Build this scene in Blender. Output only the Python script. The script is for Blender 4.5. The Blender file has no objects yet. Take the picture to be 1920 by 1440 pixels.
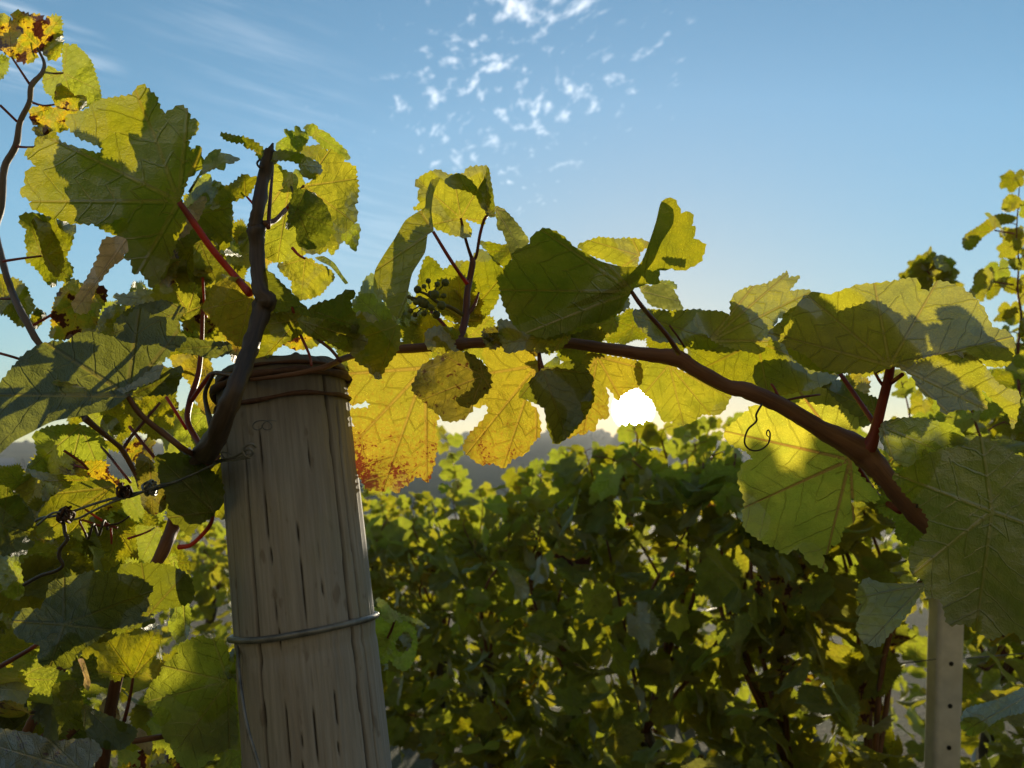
import bpy, bmesh, math, random
import numpy as np
from mathutils import Vector, Matrix, noise
from mathutils.geometry import delaunay_2d_cdt

scene = bpy.context.scene
COL = scene.collection
rad = math.radians

# ------------------------------------------------------------------ camera
F = 1450.0                       # focal length in photo pixels (1920 wide)
PITCH = rad(7.1)
CAM = Vector((0.0, 0.0, 1.55))
cam = bpy.data.cameras.new("camera")
cam.sensor_width = 36.0
cam.lens = 36.0 * F / 1920.0
cam.clip_start = 0.02
cam.clip_end = 6000
cam.dof.use_dof = True
cam.dof.focus_distance = 0.74
cam.dof.aperture_fstop = 9.0
camo = bpy.data.objects.new("camera", cam)
camo.location = CAM
camo.rotation_euler = (math.pi / 2 + PITCH, 0, 0)
COL.objects.link(camo)
scene.camera = camo
CR = Matrix.Rotation(math.pi / 2 + PITCH, 3, 'X')


def ray(x, y):
    return CR @ Vector(((x - 960) / F, -(y - 720) / F, -1.0))


def at(x, y, d):
    """point seen at photo pixel (x, y) at depth d metres along the view axis"""
    return CAM + ray(x, y) * d


# ------------------------------------------------------------------ sun, sky, exposure
SUN = ray(1187, 768).normalized()
SUN_EL = math.asin(SUN.z)
SUN_AZ = math.atan2(SUN.x, SUN.y)
sl = bpy.data.lights.new("sun", 'SUN')
sl.energy = 3.7
sl.angle = rad(0.5)
sl.color = (1.0, 0.86, 0.62)
slo = bpy.data.objects.new("sun", sl)
slo.rotation_euler = SUN.to_track_quat('Z', 'Y').to_euler()
COL.objects.link(slo)

scene.view_settings.view_transform = 'Standard'
scene.view_settings.look = 'None'
scene.view_settings.gamma = 1
scene.view_settings.exposure = 0.95
scene.render.engine = 'CYCLES'
cy = scene.cycles
cy.max_bounces = 9
cy.diffuse_bounces = 6
cy.glossy_bounces = 2
cy.transmission_bounces = 6
cy.transparent_max_bounces = 6
cy.volume_bounces = 0
cy.sample_clamp_indirect = 4
cy.use_denoising = True
try:
    cy.denoiser = 'OPENIMAGEDENOISE'
except Exception:
    pass


# ------------------------------------------------------------------ node expressions
class NT:
    """a thin wrapper so that node maths can be written as expressions"""

    def __init__(self, tree):
        self.t = tree

    def node(self, kind, **props):
        n = self.t.nodes.new(kind)
        for k, v in props.items():
            setattr(n, k, v)
        return n

    def link(self, a, b):
        self.t.links.new(a, b)

    def put(self, sock, v):
        if isinstance(v, S):
            self.t.links.new(v.s, sock)
        elif v is not None:
            if hasattr(sock.default_value, '__len__'):
                n = len(sock.default_value)
                if not hasattr(v, '__len__'):
                    v = (v,) * 3
                v = tuple(v)[:n]
                if len(v) < n:
                    v = v + (1.0,) * (n - len(v))
            sock.default_value = v

    def math(self, op, a, b=None, c=None, clamp=False):
        n = self.node('ShaderNodeMath', operation=op, use_clamp=clamp)
        self.put(n.inputs[0], a)
        if b is not None:
            self.put(n.inputs[1], b)
        if c is not None:
            self.put(n.inputs[2], c)
        return S(self, n.outputs[0])

    def vmath(self, op, a, b=None, out=0):
        n = self.node('ShaderNodeVectorMath', operation=op)
        self.put(n.inputs[0], a)
        if b is not None:
            if op == 'SCALE':
                self.put(n.inputs[3], b)
            else:
                self.put(n.inputs[1], b)
        return S(self, n.outputs[out])

    def step(self, a, b, v):
        n = self.node('ShaderNodeMapRange', interpolation_type='SMOOTHSTEP')
        self.put(n.inputs['Value'], v)
        n.inputs['From Min'].default_value = a
        n.inputs['From Max'].default_value = b
        if a > b:
            n.inputs['From Min'].default_value = b
            n.inputs['From Max'].default_value = a
            n.inputs['To Min'].default_value = 1
            n.inputs['To Max'].default_value = 0
        return S(self, n.outputs['Result'])

    def mix(self, f, a, b, mode='MIX'):
        n = self.node('ShaderNodeMix', data_type='RGBA', blend_type=mode)
        self.put(n.inputs[0], f)
        self.put(n.inputs[6], a)
        self.put(n.inputs[7], b)
        return S(self, n.outputs[2])

    def noise(self, vec, scale, detail=2, rough=0.5, dist=0, col=False, dims='3D'):
        n = self.node('ShaderNodeTexNoise', noise_dimensions=dims)
        self.put(n.inputs['Vector'], vec)
        n.inputs['Scale'].default_value = scale
        n.inputs['Detail'].default_value = detail
        n.inputs['Roughness'].default_value = rough
        n.inputs['Distortion'].default_value = dist
        return S(self, n.outputs[1 if col else 0])

    def voro(self, vec, scale, feature='F1', rnd=1.0, dims='3D'):
        n = self.node('ShaderNodeTexVoronoi', feature=feature, voronoi_dimensions=dims)
        self.put(n.inputs['Vector'], vec)
        n.inputs['Scale'].default_value = scale
        n.inputs['Randomness'].default_value = rnd
        return S(self, n.outputs['Distance'])

    def xyz(self, v):
        n = self.node('ShaderNodeSeparateXYZ')
        self.put(n.inputs[0], v)
        return [S(self, o) for o in n.outputs]

    def vec(self, x, y, z=0.0):
        n = self.node('ShaderNodeCombineXYZ')
        for i, v in enumerate((x, y, z)):
            self.put(n.inputs[i], v)
        return S(self, n.outputs[0])

    def coord(self, which='Object'):
        return S(self, self.node('ShaderNodeTexCoord').outputs[which])


class S:
    def __init__(self, nt, s):
        self.nt, self.s = nt, s

    def __add__(self, o): return self.nt.math('ADD', self, o)
    def __radd__(self, o): return self.nt.math('ADD', o, self)
    def __sub__(self, o): return self.nt.math('SUBTRACT', self, o)
    def __rsub__(self, o): return self.nt.math('SUBTRACT', o, self)
    def __mul__(self, o): return self.nt.math('MULTIPLY', self, o)
    def __rmul__(self, o): return self.nt.math('MULTIPLY', o, self)
    def __rtruediv__(self, o): return self.nt.math('DIVIDE', o, self)
    def __truediv__(self, o): return self.nt.math('DIVIDE', self, o)
    def abs(self): return self.nt.math('ABSOLUTE', self)


# ------------------------------------------------------------------ world
world = bpy.data.worlds.new("World")
scene.world = world
world.use_nodes = True
w = NT(world.node_tree)
for n in list(world.node_tree.nodes):
    world.node_tree.nodes.remove(n)
sky = w.node('ShaderNodeTexSky', sky_type='NISHITA')
sky.sun_disc = False
sky.sun_elevation = SUN_EL
sky.sun_rotation = SUN_AZ
sky.altitude = 200
sky.air_density = 1.0
sky.dust_density = 0.2
sky.ozone_density = 2.2
SKY_STRENGTH = 0.137
HAZE = 0.0008
d = w.coord('Generated')
dn = w.vmath('NORMALIZE', d)
dx, dy, dz = w.xyz(dn)
skyc = S(w, sky.outputs[0])
lum = w.vmath('DOT_PRODUCT', skyc, (0.3, 0.5, 0.2), out=1)
skyc = w.vmath('SCALE', skyc, 1.0 / (w.math('MAXIMUM', lum - 1.8, 0.0) * 0.33 + 1.0))
# clouds: a thin layer seen in perspective (direction projected on a plane overhead)
zc = w.math('MAXIMUM', dz, 0.03)
px, py = dx / zc, dy / zc
plane = w.vec(px, py, 0.0)
warp = w.noise(plane, 1.6, 2, col=True)
wp = w.vmath('ADD', plane, w.vmath('SCALE', warp, 0.25))
wx, wy, _ = w.xyz(wp)
# small puffs of altocumulus, in one patch
q = w.vec(wx * 1.5, wy * 0.8 + wx * 0.45, 0.0)
puff = w.noise(q, 15.0, 4.0, 0.56)
big = w.noise(q, 2.4, 1.5, 0.5)
ex = (px + 0.02 - (py - 1.9) * -0.12) / 0.60
ey = (py - 2.0) / 1.15
rr = w.math('SQRT', ex * ex + ey * ey)
near = w.math('SQRT', (px - 0.06) * (px - 0.06) * 18.0 + (py - 1.54) * (py - 1.54) * 34.0)
near2 = w.math('SQRT', (px + 0.03) * (px + 0.03) * 45.0 + (py - 1.76) * (py - 1.76) * 60.0)
patch = w.math('MAXIMUM', w.step(1.15, 0.1, rr) * 0.95, w.math('MAXIMUM', w.step(1.0, 0.2, near) * 1.40, w.step(1.0, 0.1, near2) * 1.35))
thr = puff + (big - 0.5) * 0.36 + patch * 0.24
puffs = w.step(0.715, 1.06, thr) * w.step(0.0, 0.35, patch)
# long wisps of cirrus
u1 = px * 0.80 + py * 0.60
v1 = py * 0.80 - px * 0.60
wisp = w.noise(w.vec(u1 * 1.0 + wx * 0.4, v1 * 7.0, 3.0), 2.2, 4.0, 0.6)
m1 = w.math('SQRT', (px + 1.16) * (px + 1.16) * 14.0 + (py - 1.66) * (py - 1.66) * 9.0)
m2 = w.math('SQRT', (px + 0.62) * (px + 0.62) * 9.0 + (py - 1.75) * (py - 1.75) * 2.0)
m3 = w.math('SQRT', (px + 0.75) * (px + 0.75) * 1.2 + (py - 3.0) * (py - 3.0) * 0.5)
wm = w.math('MAXIMUM', w.step(1.0, 0.1, m1) * 1.5, w.math('MAXIMUM', w.step(1.0, 0.0, m2) * 0.20, w.step(1.0, 0.0, m3) * 0.18))
wisps = w.step(0.40, 0.72, wisp) * wm
cloud = w.math('MAXIMUM', puffs, wisps * 0.62, clamp=True)
cloudcol = w.vmath('ADD', w.vmath('SCALE', skyc, 0.75), (4.6, 4.4, 4.1))
cosang = w.vmath('DOT_PRODUCT', dn, tuple(SUN), out=1)
ang = w.math('ARCCOSINE', w.math('MINIMUM', cosang, 1.0))
disc = w.step(rad(1.6), rad(0.95), ang) * 260.0
aure = w.math('EXPONENT', ang * (-1.0 / rad(2.6))) * 1.9 + w.math('EXPONENT', ang * (-1.0 / rad(9.0))) * 0.15
glow = w.vmath('ADD', w.vmath('SCALE', w.vec(1.0, 0.74, 0.36), aure), w.vmath('SCALE', w.vec(1.0, 0.93, 0.78), disc))
hsv = w.node('ShaderNodeHueSaturation')
w.put(hsv.inputs['Color'], skyc)
hsv.inputs['Saturation'].default_value = 1.09
hsv.inputs['Hue'].default_value = 0.492
hsv.inputs['Value'].default_value = 1.0
base = w.mix(cloud * 0.80, S(w, hsv.outputs[0]), cloudcol)
tot = w.vmath('ADD', base, glow)
bg = w.node('ShaderNodeBackground')
w.put(bg.inputs[0], tot)
bg.inputs[1].default_value = SKY_STRENGTH
wo = w.node('ShaderNodeOutputWorld')
w.link(bg.outputs[0], wo.inputs[0])


# ------------------------------------------------------------------ materials
def new_mat(name):
    m = bpy.data.materials.new(name)
    m.use_nodes = True
    t = m.node_tree
    for n in list(t.nodes):
        t.nodes.remove(n)
    return m, NT(t)


def finish(nt, sock):
    o = nt.node('ShaderNodeOutputMaterial')
    nt.link(sock, o.inputs[0])


def bump(nt, h, dist, strength=1.0):
    b = nt.node('ShaderNodeBump')
    b.inputs['Strength'].default_value = strength
    b.inputs['Distance'].default_value = dist
    nt.put(b.inputs['Height'], h)
    return b.outputs[0]


def leaf_mat(name, refl, trans, trans2=None, vein=(0.16, 0.165, 0.05), rough=0.5, red=None, spots=0.0,
             dry=0.0, redvein=0.0, gloss=0.16, simple=False, brown=0.0):
    """a vine leaf: reflects a little, lets light through, veins and quilting between them"""
    m, n = new_mat(name)
    uv = S(n, n.node('ShaderNodeUVMap', uv_map='vein').outputs[0])
    bl = S(n, n.node('ShaderNodeUVMap', uv_map='blade').outputs[0])
    u, v, _ = n.xyz(uv)
    rnd = S(n, n.node('ShaderNodeObjectInfo').outputs['Random'])
    r = n.vmath('LENGTH', bl, out=1)
    av = v.abs()
    wl = n.noise(bl, 5.0, 2.0)
    # main veins, tapering outwards
    p1 = n.step(0.022, 0.008, av + r * 0.012)
    # side veins leave the main vein at an angle, herringbone fashion
    fr = n.math('FRACT', u * 6.5 + (wl - 0.5) * 0.7)
    tri = (fr - 0.5).abs()
    p2 = n.step(0.075, 0.02, tri + av * 0.10)
    wb = n.vmath('ADD', bl, n.vmath('SCALE', n.noise(bl, 14.0, 1.0, col=True), 0.05))
    p3 = n.math('MAXIMUM', n.step(0.13, 0.02, n.voro(wb, 15.0, 'DISTANCE_TO_EDGE', dims='2D')) * n.step(0.35, 0.65, n.noise(bl, 8.0, 2.0)), n.step(0.16, 0.0, n.voro(wb, 38.0, 'DISTANCE_TO_EDGE', dims='2D')) * 0.7)
    mot = n.noise(n.vmath('ADD', bl, n.vec(rnd * 9.0, rnd * 3.0, 0.0)), 3.2, 3.0, 0.6)
    fine = n.noise(bl, 60.0, 2.0, 0.6)
    quilt = n.voro(wb, 9.0, 'F1', dims='2D')
    height = (p1 * 1.2 + p2 * 0.8 + p3 * 0.12) * -1.0 + n.math('MULTIPLY', quilt, -0.9) + fine * 0.25
    t2 = trans2 if trans2 else tuple(c * 0.72 for c in trans)
    tr = n.mix(n.step(0.36, 0.66, mot), trans, t2)
    tr = n.mix(rnd * 0.45, tr, tuple(c * k for c, k in zip(trans, (0.80, 1.0, 1.0))))
    tr = n.mix(p3 * 0.26, tr, tuple(c * 0.45 for c in trans))
    tr = n.mix(p2 * 0.45, tr, tuple(c * 0.50 for c in trans))
    tr = n.mix((fine - 0.5).abs() * 1.3, tr, tuple(c * 0.55 for c in trans))
    tr = n.mix(p1 * 0.7, tr, (trans[0] * 0.9, trans[1] * 0.72, trans[2] * 1.6) if not redvein else (0.30, 0.10, 0.03))
    rf = n.mix(n.step(0.35, 0.65, mot), refl, tuple(c * 0.72 for c in refl))
    rf = n.mix(p3 * 0.12, rf, tuple(c * 1.5 for c in refl))
    rf = n.mix(p2 * 0.32, rf, vein)
    rf = n.mix(p1 * 0.7, rf, vein if not redvein else (0.26, 0.13, 0.06))
    if red:
        # red and brown autumn blotches spreading in from the edge
        k, th = red
        ns = n.noise(n.vmath('ADD', bl, (3.1, 1.7, 0)), 5.5, 4.0, 0.65)
        sp = n.noise(bl, 34.0, 3.0, 0.75)
        bx_, by_, _ = n.xyz(bl)
        e = ns * 0.75 + 0.125 + r * k + by_ * 0.20
        rm = n.step(th, th + 0.10, e + (sp - 0.5) * 0.9 - p2 * 0.12)
        om = n.step(th - 0.24, th + 0.02, e + (sp - 0.5) * 1.0)
        tr = n.mix(om * 0.55, tr, (0.27, 0.135, 0.012))
        tr = n.mix(rm, tr, (0.115, 0.024, 0.008))
        rf = n.mix(om * 0.6, rf, (0.20, 0.11, 0.03))
        rf = n.mix(rm, rf, (0.11, 0.025, 0.012))
    if spots:
        sm = n.step(0.60, 0.66, n.noise(n.vmath('ADD', bl, (7.3, 2.2, 0)), 9.0, 4.0, 0.65) + spots)
        tr = n.mix(sm, tr, (0.055, 0.022, 0.006))
        rf = n.mix(sm, rf, (0.05, 0.022, 0.012))
    if brown:
        ns = n.noise(n.vmath('ADD', bl, n.vec(rnd * 31.0, 4.0, 0.0)), 2.0, 4.0, 0.6)
        bm = n.step(0.60, 0.64, ns + brown)
        hal = n.step(0.50, 0.63, ns + brown)
        tr = n.mix(hal * 0.8, tr, (0.62, 0.36, 0.012))
        tr = n.mix(bm, tr, (0.05, 0.012, 0.005))
        rf = n.mix(bm, rf, (0.06, 0.022, 0.012))
    bn = bump(n, height, 0.0034, 0.85)
    dif = n.node('ShaderNodeBsdfDiffuse')
    n.put(dif.inputs[0], rf)
    n.link(bn, dif.inputs['Normal'])
    tl = n.node('ShaderNodeBsdfTranslucent')
    n.put(tl.inputs[0], tr)
    n.link(bn, tl.inputs['Normal'])
    add = n.node('ShaderNodeAddShader')
    n.link(dif.outputs[0], add.inputs[0])
    n.link(tl.outputs[0], add.inputs[1])
    gl = n.node('ShaderNodeBsdfGlossy')
    gl.inputs['Roughness'].default_value = rough
    gl.inputs[0].default_value = (1, 1, 1, 1)
    n.link(bn, gl.inputs['Normal'])
    fr_ = n.node('ShaderNodeFresnel')
    fr_.inputs[0].default_value = 1.38
    mx = n.node('ShaderNodeMixShader')
    n.put(mx.inputs[0], S(n, fr_.outputs[0]) * gloss)
    n.link(add.outputs[0], mx.inputs[1])
    n.link(gl.outputs[0], mx.inputs[2])
    finish(n, mx.outputs[0])
    return m


LM = {
    'green': leaf_mat('green_leaf', (0.082, 0.100, 0.026), (0.27, 0.235, 0.006), (0.19, 0.19, 0.006)),
    'yellow': leaf_mat('yellow_leaf', (0.105, 0.105, 0.022), (0.36, 0.31, 0.016), (0.26, 0.245, 0.014)),
    'lime': leaf_mat('lime_leaf', (0.092, 0.112, 0.028), (0.31, 0.32, 0.020), (0.23, 0.25, 0.016)),
    'dark': leaf_mat('dark_leaf', (0.034, 0.056, 0.019), (0.17, 0.165, 0.008), (0.13, 0.135, 0.008), vein=(0.065, 0.08, 0.025), gloss=0.07),  # older deep green leaf; its dark tone also stands in for shade
    'pale': leaf_mat('pale_leaf', (0.15, 0.16, 0.075), (0.30, 0.29, 0.045), vein=(0.24, 0.25, 0.13), rough=0.6),
    'red': leaf_mat('red_blotched_leaf', (0.10, 0.095, 0.024), (0.36, 0.275, 0.018), (0.29, 0.24, 0.016), red=(0.30, 0.885)),
    'orange': leaf_mat('orange_tinged_leaf', (0.10, 0.095, 0.024), (0.38, 0.29, 0.016), (0.30, 0.25, 0.014), red=(0.20, 0.90)),
    'spotted': leaf_mat('brown_spotted_leaf', (0.065, 0.065, 0.028), (0.20, 0.155, 0.012), (0.14, 0.12, 0.01), spots=0.02),
    'brown': leaf_mat('brown_blotched_leaf', (0.07, 0.085, 0.026), (0.40, 0.34, 0.012), (0.28, 0.28, 0.012), brown=0.08),
    'dry': leaf_mat('dry_leaf', (0.40, 0.30, 0.17), (0.36, 0.24, 0.08), vein=(0.45, 0.36, 0.2), rough=0.7, gloss=0.2),
    'tall': leaf_mat('red_veined_leaf', (0.085, 0.105, 0.03), (0.55, 0.47, 0.035), (0.40, 0.39, 0.03), redvein=1.0),
}


def bark_mat(name, c1, c2, tl=0.0, tcol=(0.4, 0.05, 0.02), scale=60.0, rough=0.6, bd=0.001):
    m, n = new_mat(name)
    co = n.coord('Object')
    tv = S(n, n.node('ShaderNodeUVMap', uv_map='bark').outputs[0])
    x, y, _ = n.xyz(tv)
    st = n.vec(x, y * 0.09, n.xyz(co)[0] * 0.05)
    f = n.noise(st, scale * 4.0, 4.0, 0.65) * 0.7 + n.noise(co, scale * 0.5, 3.0) * 0.3
    g = n.noise(co, scale * 3.0, 2.0)
    c = n.mix(n.step(0.3, 0.7, f), c1, c2)
    p = n.node('ShaderNodeBsdfPrincipled')
    n.put(p.inputs['Base Color'], c)
    p.inputs['Roughness'].default_value = rough
    n.link(bump(n, f + g * 0.4, bd), p.inputs['Normal'])
    if tl:
        t = n.node('ShaderNodeBsdfTranslucent')
        t.inputs[0].default_value = tcol + (1,)
        mx = n.node('ShaderNodeMixShader')
        mx.inputs[0].default_value = tl
        n.link(p.outputs[0], mx.inputs[1])
        n.link(t.outputs[0], mx.inputs[2])
        finish(n, mx.outputs[0])
    else:
        finish(n, p.outputs[0])
    return m


BARK = {
    'dark': bark_mat('dark_cane_bark', (0.024, 0.016, 0.011), (0.075, 0.05, 0.033)),
    'brown': bark_mat('brown_cane_bark', (0.10, 0.045, 0.022), (0.22, 0.105, 0.05), 0.12),
    'grey': bark_mat('grey_cane_bark', (0.075, 0.058, 0.048), (0.15, 0.115, 0.095)),
    'red': bark_mat('red_stalk', (0.16, 0.030, 0.028), (0.30, 0.065, 0.045), 0.35, (0.6, 0.10, 0.04), 90.0, 0.45, 0.0004),
    'stalk': bark_mat('brown_red_stalk', (0.085, 0.030, 0.024), (0.16, 0.060, 0.036), 0.25, (0.5, 0.12, 0.04), 90.0, 0.5, 0.0004),
    'tendril': bark_mat('tendril_skin', (0.018, 0.013, 0.010), (0.06, 0.042, 0.026), 0.0, scale=120.0, bd=0.0003),
    'greenstalk': bark_mat('green_stalk', (0.10, 0.10, 0.03), (0.16, 0.13, 0.045), 0.35, (0.4, 0.35, 0.05), 90.0, 0.5, 0.0003),
    'trunk': bark_mat('vine_trunk_bark', (0.035, 0.026, 0.020), (0.11, 0.08, 0.058), scale=25.0, bd=0.006),
}


def simple_mat(name, c1, c2, scale, rough=0.6, metal=0.0, bd=0.0, detail=3.0):
    m, n = new_mat(name)
    co = n.coord('Object')
    f = n.noise(co, scale, detail, 0.6)
    p = n.node('ShaderNodeBsdfPrincipled')
    n.put(p.inputs['Base Color'], n.mix(n.step(0.3, 0.7, f), c1, c2))
    p.inputs['Roughness'].default_value = rough
    p.inputs['Metallic'].default_value = metal
    if bd:
        n.link(bump(n, f, bd), p.inputs['Normal'])
    finish(n, p.outputs[0])
    return m


WIRE = simple_mat('galvanised_wire', (0.10, 0.11, 0.115), (0.22, 0.23, 0.235), 60, 0.5, 0.6)
RUST = simple_mat('rusty_wire', (0.05, 0.026, 0.018), (0.11, 0.055, 0.035), 90, 0.75, 0.2, 0.0004)
CONCRETE = simple_mat('grey_metal_post', (0.58, 0.575, 0.57), (0.70, 0.69, 0.68), 30, 0.6, 0.0, 0.0004)
HOLE = simple_mat('dark_hole', (0.01, 0.01, 0.01), (0.02, 0.02, 0.02), 30, 0.9)
GRAPE = bark_mat('green_grape_skin', (0.13, 0.15, 0.045), (0.19, 0.21, 0.07), 0.5, (0.34, 0.34, 0.06), 40.0, 0.4, 0.0001)


def wood_mat():
    m, n = new_mat('weathered_post_wood')
    co = S(n, n.node('ShaderNodeUVMap', uv_map='wood').outputs[0])   # x round the post, y along it, metres
    x, y, _ = n.xyz(co)
    g1 = n.noise(n.vec(x * 1.0, y * 0.045, 0.0), 260.0, 4.0, 0.65)
    g2 = n.noise(n.vec(x * 1.0, y * 0.10, 4.0), 55.0, 3.0, 0.6)
    g3 = n.noise(n.vec(x, y * 0.5, 9.0), 14.0, 4.0, 0.6)
    crk = n.noise(n.vec(x * 1.0 + g3 * 0.006, y * 0.018, 2.0), 130.0, 1.5, 0.5)
    cr = n.step(0.245, 0.225, crk)
    c = n.mix(n.step(0.25, 0.75, g1), (0.215, 0.21, 0.20), (0.315, 0.31, 0.295))
    c = n.mix(n.step(0.45, 0.72, g2) * 0.4, c, (0.18, 0.15, 0.115))
    c = n.mix(n.step(0.50, 0.72, g3) * 0.45, c, (0.24, 0.24, 0.165))
    c = n.mix(n.step(0.62, 0.70, n.noise(n.vec(x, y * 0.35, 1.0), 70.0, 3.0)) * 0.5, c, (0.11, 0.08, 0.055))
    c = n.mix(cr * 0.3, c, (0.016, 0.013, 0.011))
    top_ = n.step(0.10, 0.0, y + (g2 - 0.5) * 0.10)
    c = n.mix(top_ * 0.75, c, (0.075, 0.062, 0.052))  # weathered head, painted darker for the shade of the leaves too
    ao = S(n, n.node('ShaderNodeAttribute', attribute_name='crack').outputs['Fac'])
    c = n.mix(ao, c, (0.012, 0.010, 0.008))
    p = n.node('ShaderNodeBsdfPrincipled')
    n.put(p.inputs['Base Color'], c)
    p.inputs['Roughness'].default_value = 0.85
    n.link(bump(n, g1 * 0.6 + g2 - cr * 0.5, 0.0012), p.inputs['Normal'])
    finish(n, p.outputs[0])
    return m


# ------------------------------------------------------------------ object helpers
def link_mesh(name, me, mat=None, parent=None):
    o = bpy.data.objects.new(name, me)
    if mat:
        me.materials.append(mat)
    COL.objects.link(o)
    if parent:
        o.parent = parent
        # children keep world coordinates: the parent only carries a location
        o.matrix_parent_inverse = Matrix.Identity(4)
        o.location = tuple(-c for c in parent.location) if parent.parent is None and parent.type == 'EMPTY' else (0, 0, 0)
    return o


def thing(name, label, cat, loc=(0, 0, 0), group=None):
    e = bpy.data.objects.new(name, None)
    e.empty_display_size = 0.1
    e.location = loc
    COL.objects.link(e)
    e.matrix_world = Matrix.Translation(Vector(loc))
    e['label'] = label
    e['category'] = cat
    if group:
        e['group'] = group
    return e


def tag(o, label, cat, group=None):
    o['label'] = label
    o['category'] = cat
    if group:
        o['group'] = group
    return o


def catmull(pts, sub):
    P = [Vector(p) for p in pts]
    if len(P) < 3:
        return [P[0].lerp(P[-1], i / (sub * 1.0)) for i in range(sub + 1)]
    out = []
    for i in range(len(P) - 1):
        p0 = P[i - 1] if i else P[0] * 2 - P[1]
        p1, p2 = P[i], P[i + 1]
        p3 = P[i + 2] if i + 2 < len(P) else P[-1] * 2 - P[-2]
        for k in range(sub):
            t = k / sub
            out.append(0.5 * ((2 * p1) + (p2 - p0) * t + (2 * p0 - 5 * p1 + 4 * p2 - p3) * t * t + (3 * p1 - p0 - 3 * p2 + p3) * t ** 3))
    out.append(P[-1])
    return out


def tube_into(bm, pts, radii, sides=8, sub=5, rough=0.0, seed=0):
    """a round tapered stem through pts; radii one per point"""
    C = catmull(pts, sub)
    R = []
    for i in range(len(pts) - 1):
        for k in range(sub):
            R.append(radii[i] + (radii[i + 1] - radii[i]) * k / sub)
    R.append(radii[-1])
    if len(R) != len(C):
        R = [radii[0] + (radii[-1] - radii[0]) * i / (len(C) - 1) for i in range(len(C))]
    T0 = (C[1] - C[0]).normalized()
    up = Vector((0, 0, 1)) if abs(T0.z) < 0.9 else Vector((1, 0, 0))
    nrm = T0.cross(up).normalized()
    rings = []
    for i, c in enumerate(C):
        T = (C[min(i + 1, len(C) - 1)] - C[max(i - 1, 0)])
        if T.length < 1e-9:
            T = T0
        T.normalize()
        nrm = (nrm - T * nrm.dot(T))
        if nrm.length < 1e-6:
            nrm = T.orthogonal()
        nrm.normalize()
        b = T.cross(nrm)
        ring = []
        for s in range(sides):
            a = 2 * math.pi * s / sides
            r = R[i]
            if rough:
                r *= 1 + rough * noise.noise(Vector((i * 0.6 + seed, math.cos(a) * 1.5, math.sin(a) * 1.5)))
            ring.append(bm.verts.new(c + (nrm * math.cos(a) + b * math.sin(a)) * r))
        rings.append(ring)
    uvl = bm.loops.layers.uv.get('bark') or bm.loops.layers.uv.new('bark')
    dist = [0.0]
    for i in range(1, len(C)):
        dist.append(dist[-1] + (C[i] - C[i - 1]).length)
    rm = max(R)
    for i in range(len(rings) - 1):
        for s in range(sides):
            f = bm.faces.new((rings[i][s], rings[i][(s + 1) % sides], rings[i + 1][(s + 1) % sides], rings[i + 1][s]))
            w_ = 2 * math.pi * rm / sides
            for lp, q in zip(f.loops, ((s, i), (s + 1, i), (s + 1, i + 1), (s, i + 1))):
                lp[uvl].uv = (q[0] * w_ + seed * .1, dist[q[1]])
    for ring, flip in ((rings[0], True), (rings[-1], False)):
        bm.faces.new(list(reversed(ring)) if flip else ring)


def bm_mesh(name, bm, smooth=True):
    me = bpy.data.meshes.new(name)
    bmesh.ops.recalc_face_normals(bm, faces=bm.faces[:])
    bm.to_mesh(me)
    bm.free()
    if smooth:
        me.polygons.foreach_set('use_smooth', [True] * len(me.polygons))
    return me


def stem(name, pts, radii, mat, parent, sides=8, sub=5, rough=0.0, seed=0):
    bm = bmesh.new()
    tube_into(bm, pts, radii, sides, sub, rough, seed)
    return link_mesh(name, bm_mesh(name, bm), mat, parent)


def pstem(name, px, width, mat, parent, sides=8, sub=5, rough=0.0, seed=0):
    """px: (x, y, depth) photo points; width: stem widths in photo pixels at those points"""
    pts = [at(*p) for p in px]
    if not hasattr(width, '__len__'):
        width = [width] * len(px)
    if len(width) == 2 and len(px) > 2:
        width = [width[0] + (width[1] - width[0]) * i / (len(px) - 1) for i in range(len(px))]
    return stem(name, pts, [wd * 0.5 / F * p[2] for wd, p in zip(width, px)], mat, parent, sides, sub, rough, seed)


# ------------------------------------------------------------------ leaves
def toothed(poly, pitch, amp, rng):
    """subdivide a closed outline and give it the saw teeth of a vine leaf; 3rd value 0 = a plain (folded) edge"""
    n = len(poly)
    area = sum(poly[i][0] * poly[(i + 1) % n][1] - poly[(i + 1) % n][0] * poly[i][1] for i in range(n))
    sgn = 1 if area > 0 else -1
    out = []
    for i in range(n):
        a, b, z = poly[i], poly[(i + 1) % n], poly[i - 1]
        c = poly[(i + 2) % n]
        ax, ay, bx, by = a[0], a[1], b[0], b[1]
        L = math.hypot(bx - ax, by - ay)
        if L < 1e-6:
            continue
        nx, ny = (by - ay) / L * sgn, -(bx - ax) / L * sgn
        k = max(1, round(L / (pitch * rng.uniform(0.85, 1.25))))
        plain = len(a) > 2 and a[2] == 0 or amp == 0

        def curve(t):
            # gentle Catmull-Rom bow along the edge
            q = []
            for j in (0, 1):
                p0, p1, p2, p3 = z[j], a[j], b[j], c[j]
                s = 0.5 * (2 * p1 + (p2 - p0) * t + (2 * p0 - 5 * p1 + 4 * p2 - p3) * t * t + (3 * p1 - p0 - 3 * p2 + p3) * t ** 3)
                lin = p1 + (p2 - p1) * t
                q.append(lin + (s - lin) * 0.6)
            return q
        for j in range(k):
            t0, t1 = j / k, (j + 1) / k
            q = curve(t0)
            out.append((q[0], q[1]))
            if not plain and L / k > pitch * 0.35:
                h = amp * rng.uniform(0.9, 2.1)
                tm = t0 + (t1 - t0) * rng.uniform(0.5, 0.72)
                m = curve(tm)
                out.append((m[0] + nx * h, m[1] + ny * h))
            elif plain and L / k > pitch * 0.6:
                m = curve((t0 + t1) / 2)
                out.append((m[0], m[1]))
    return out


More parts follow.
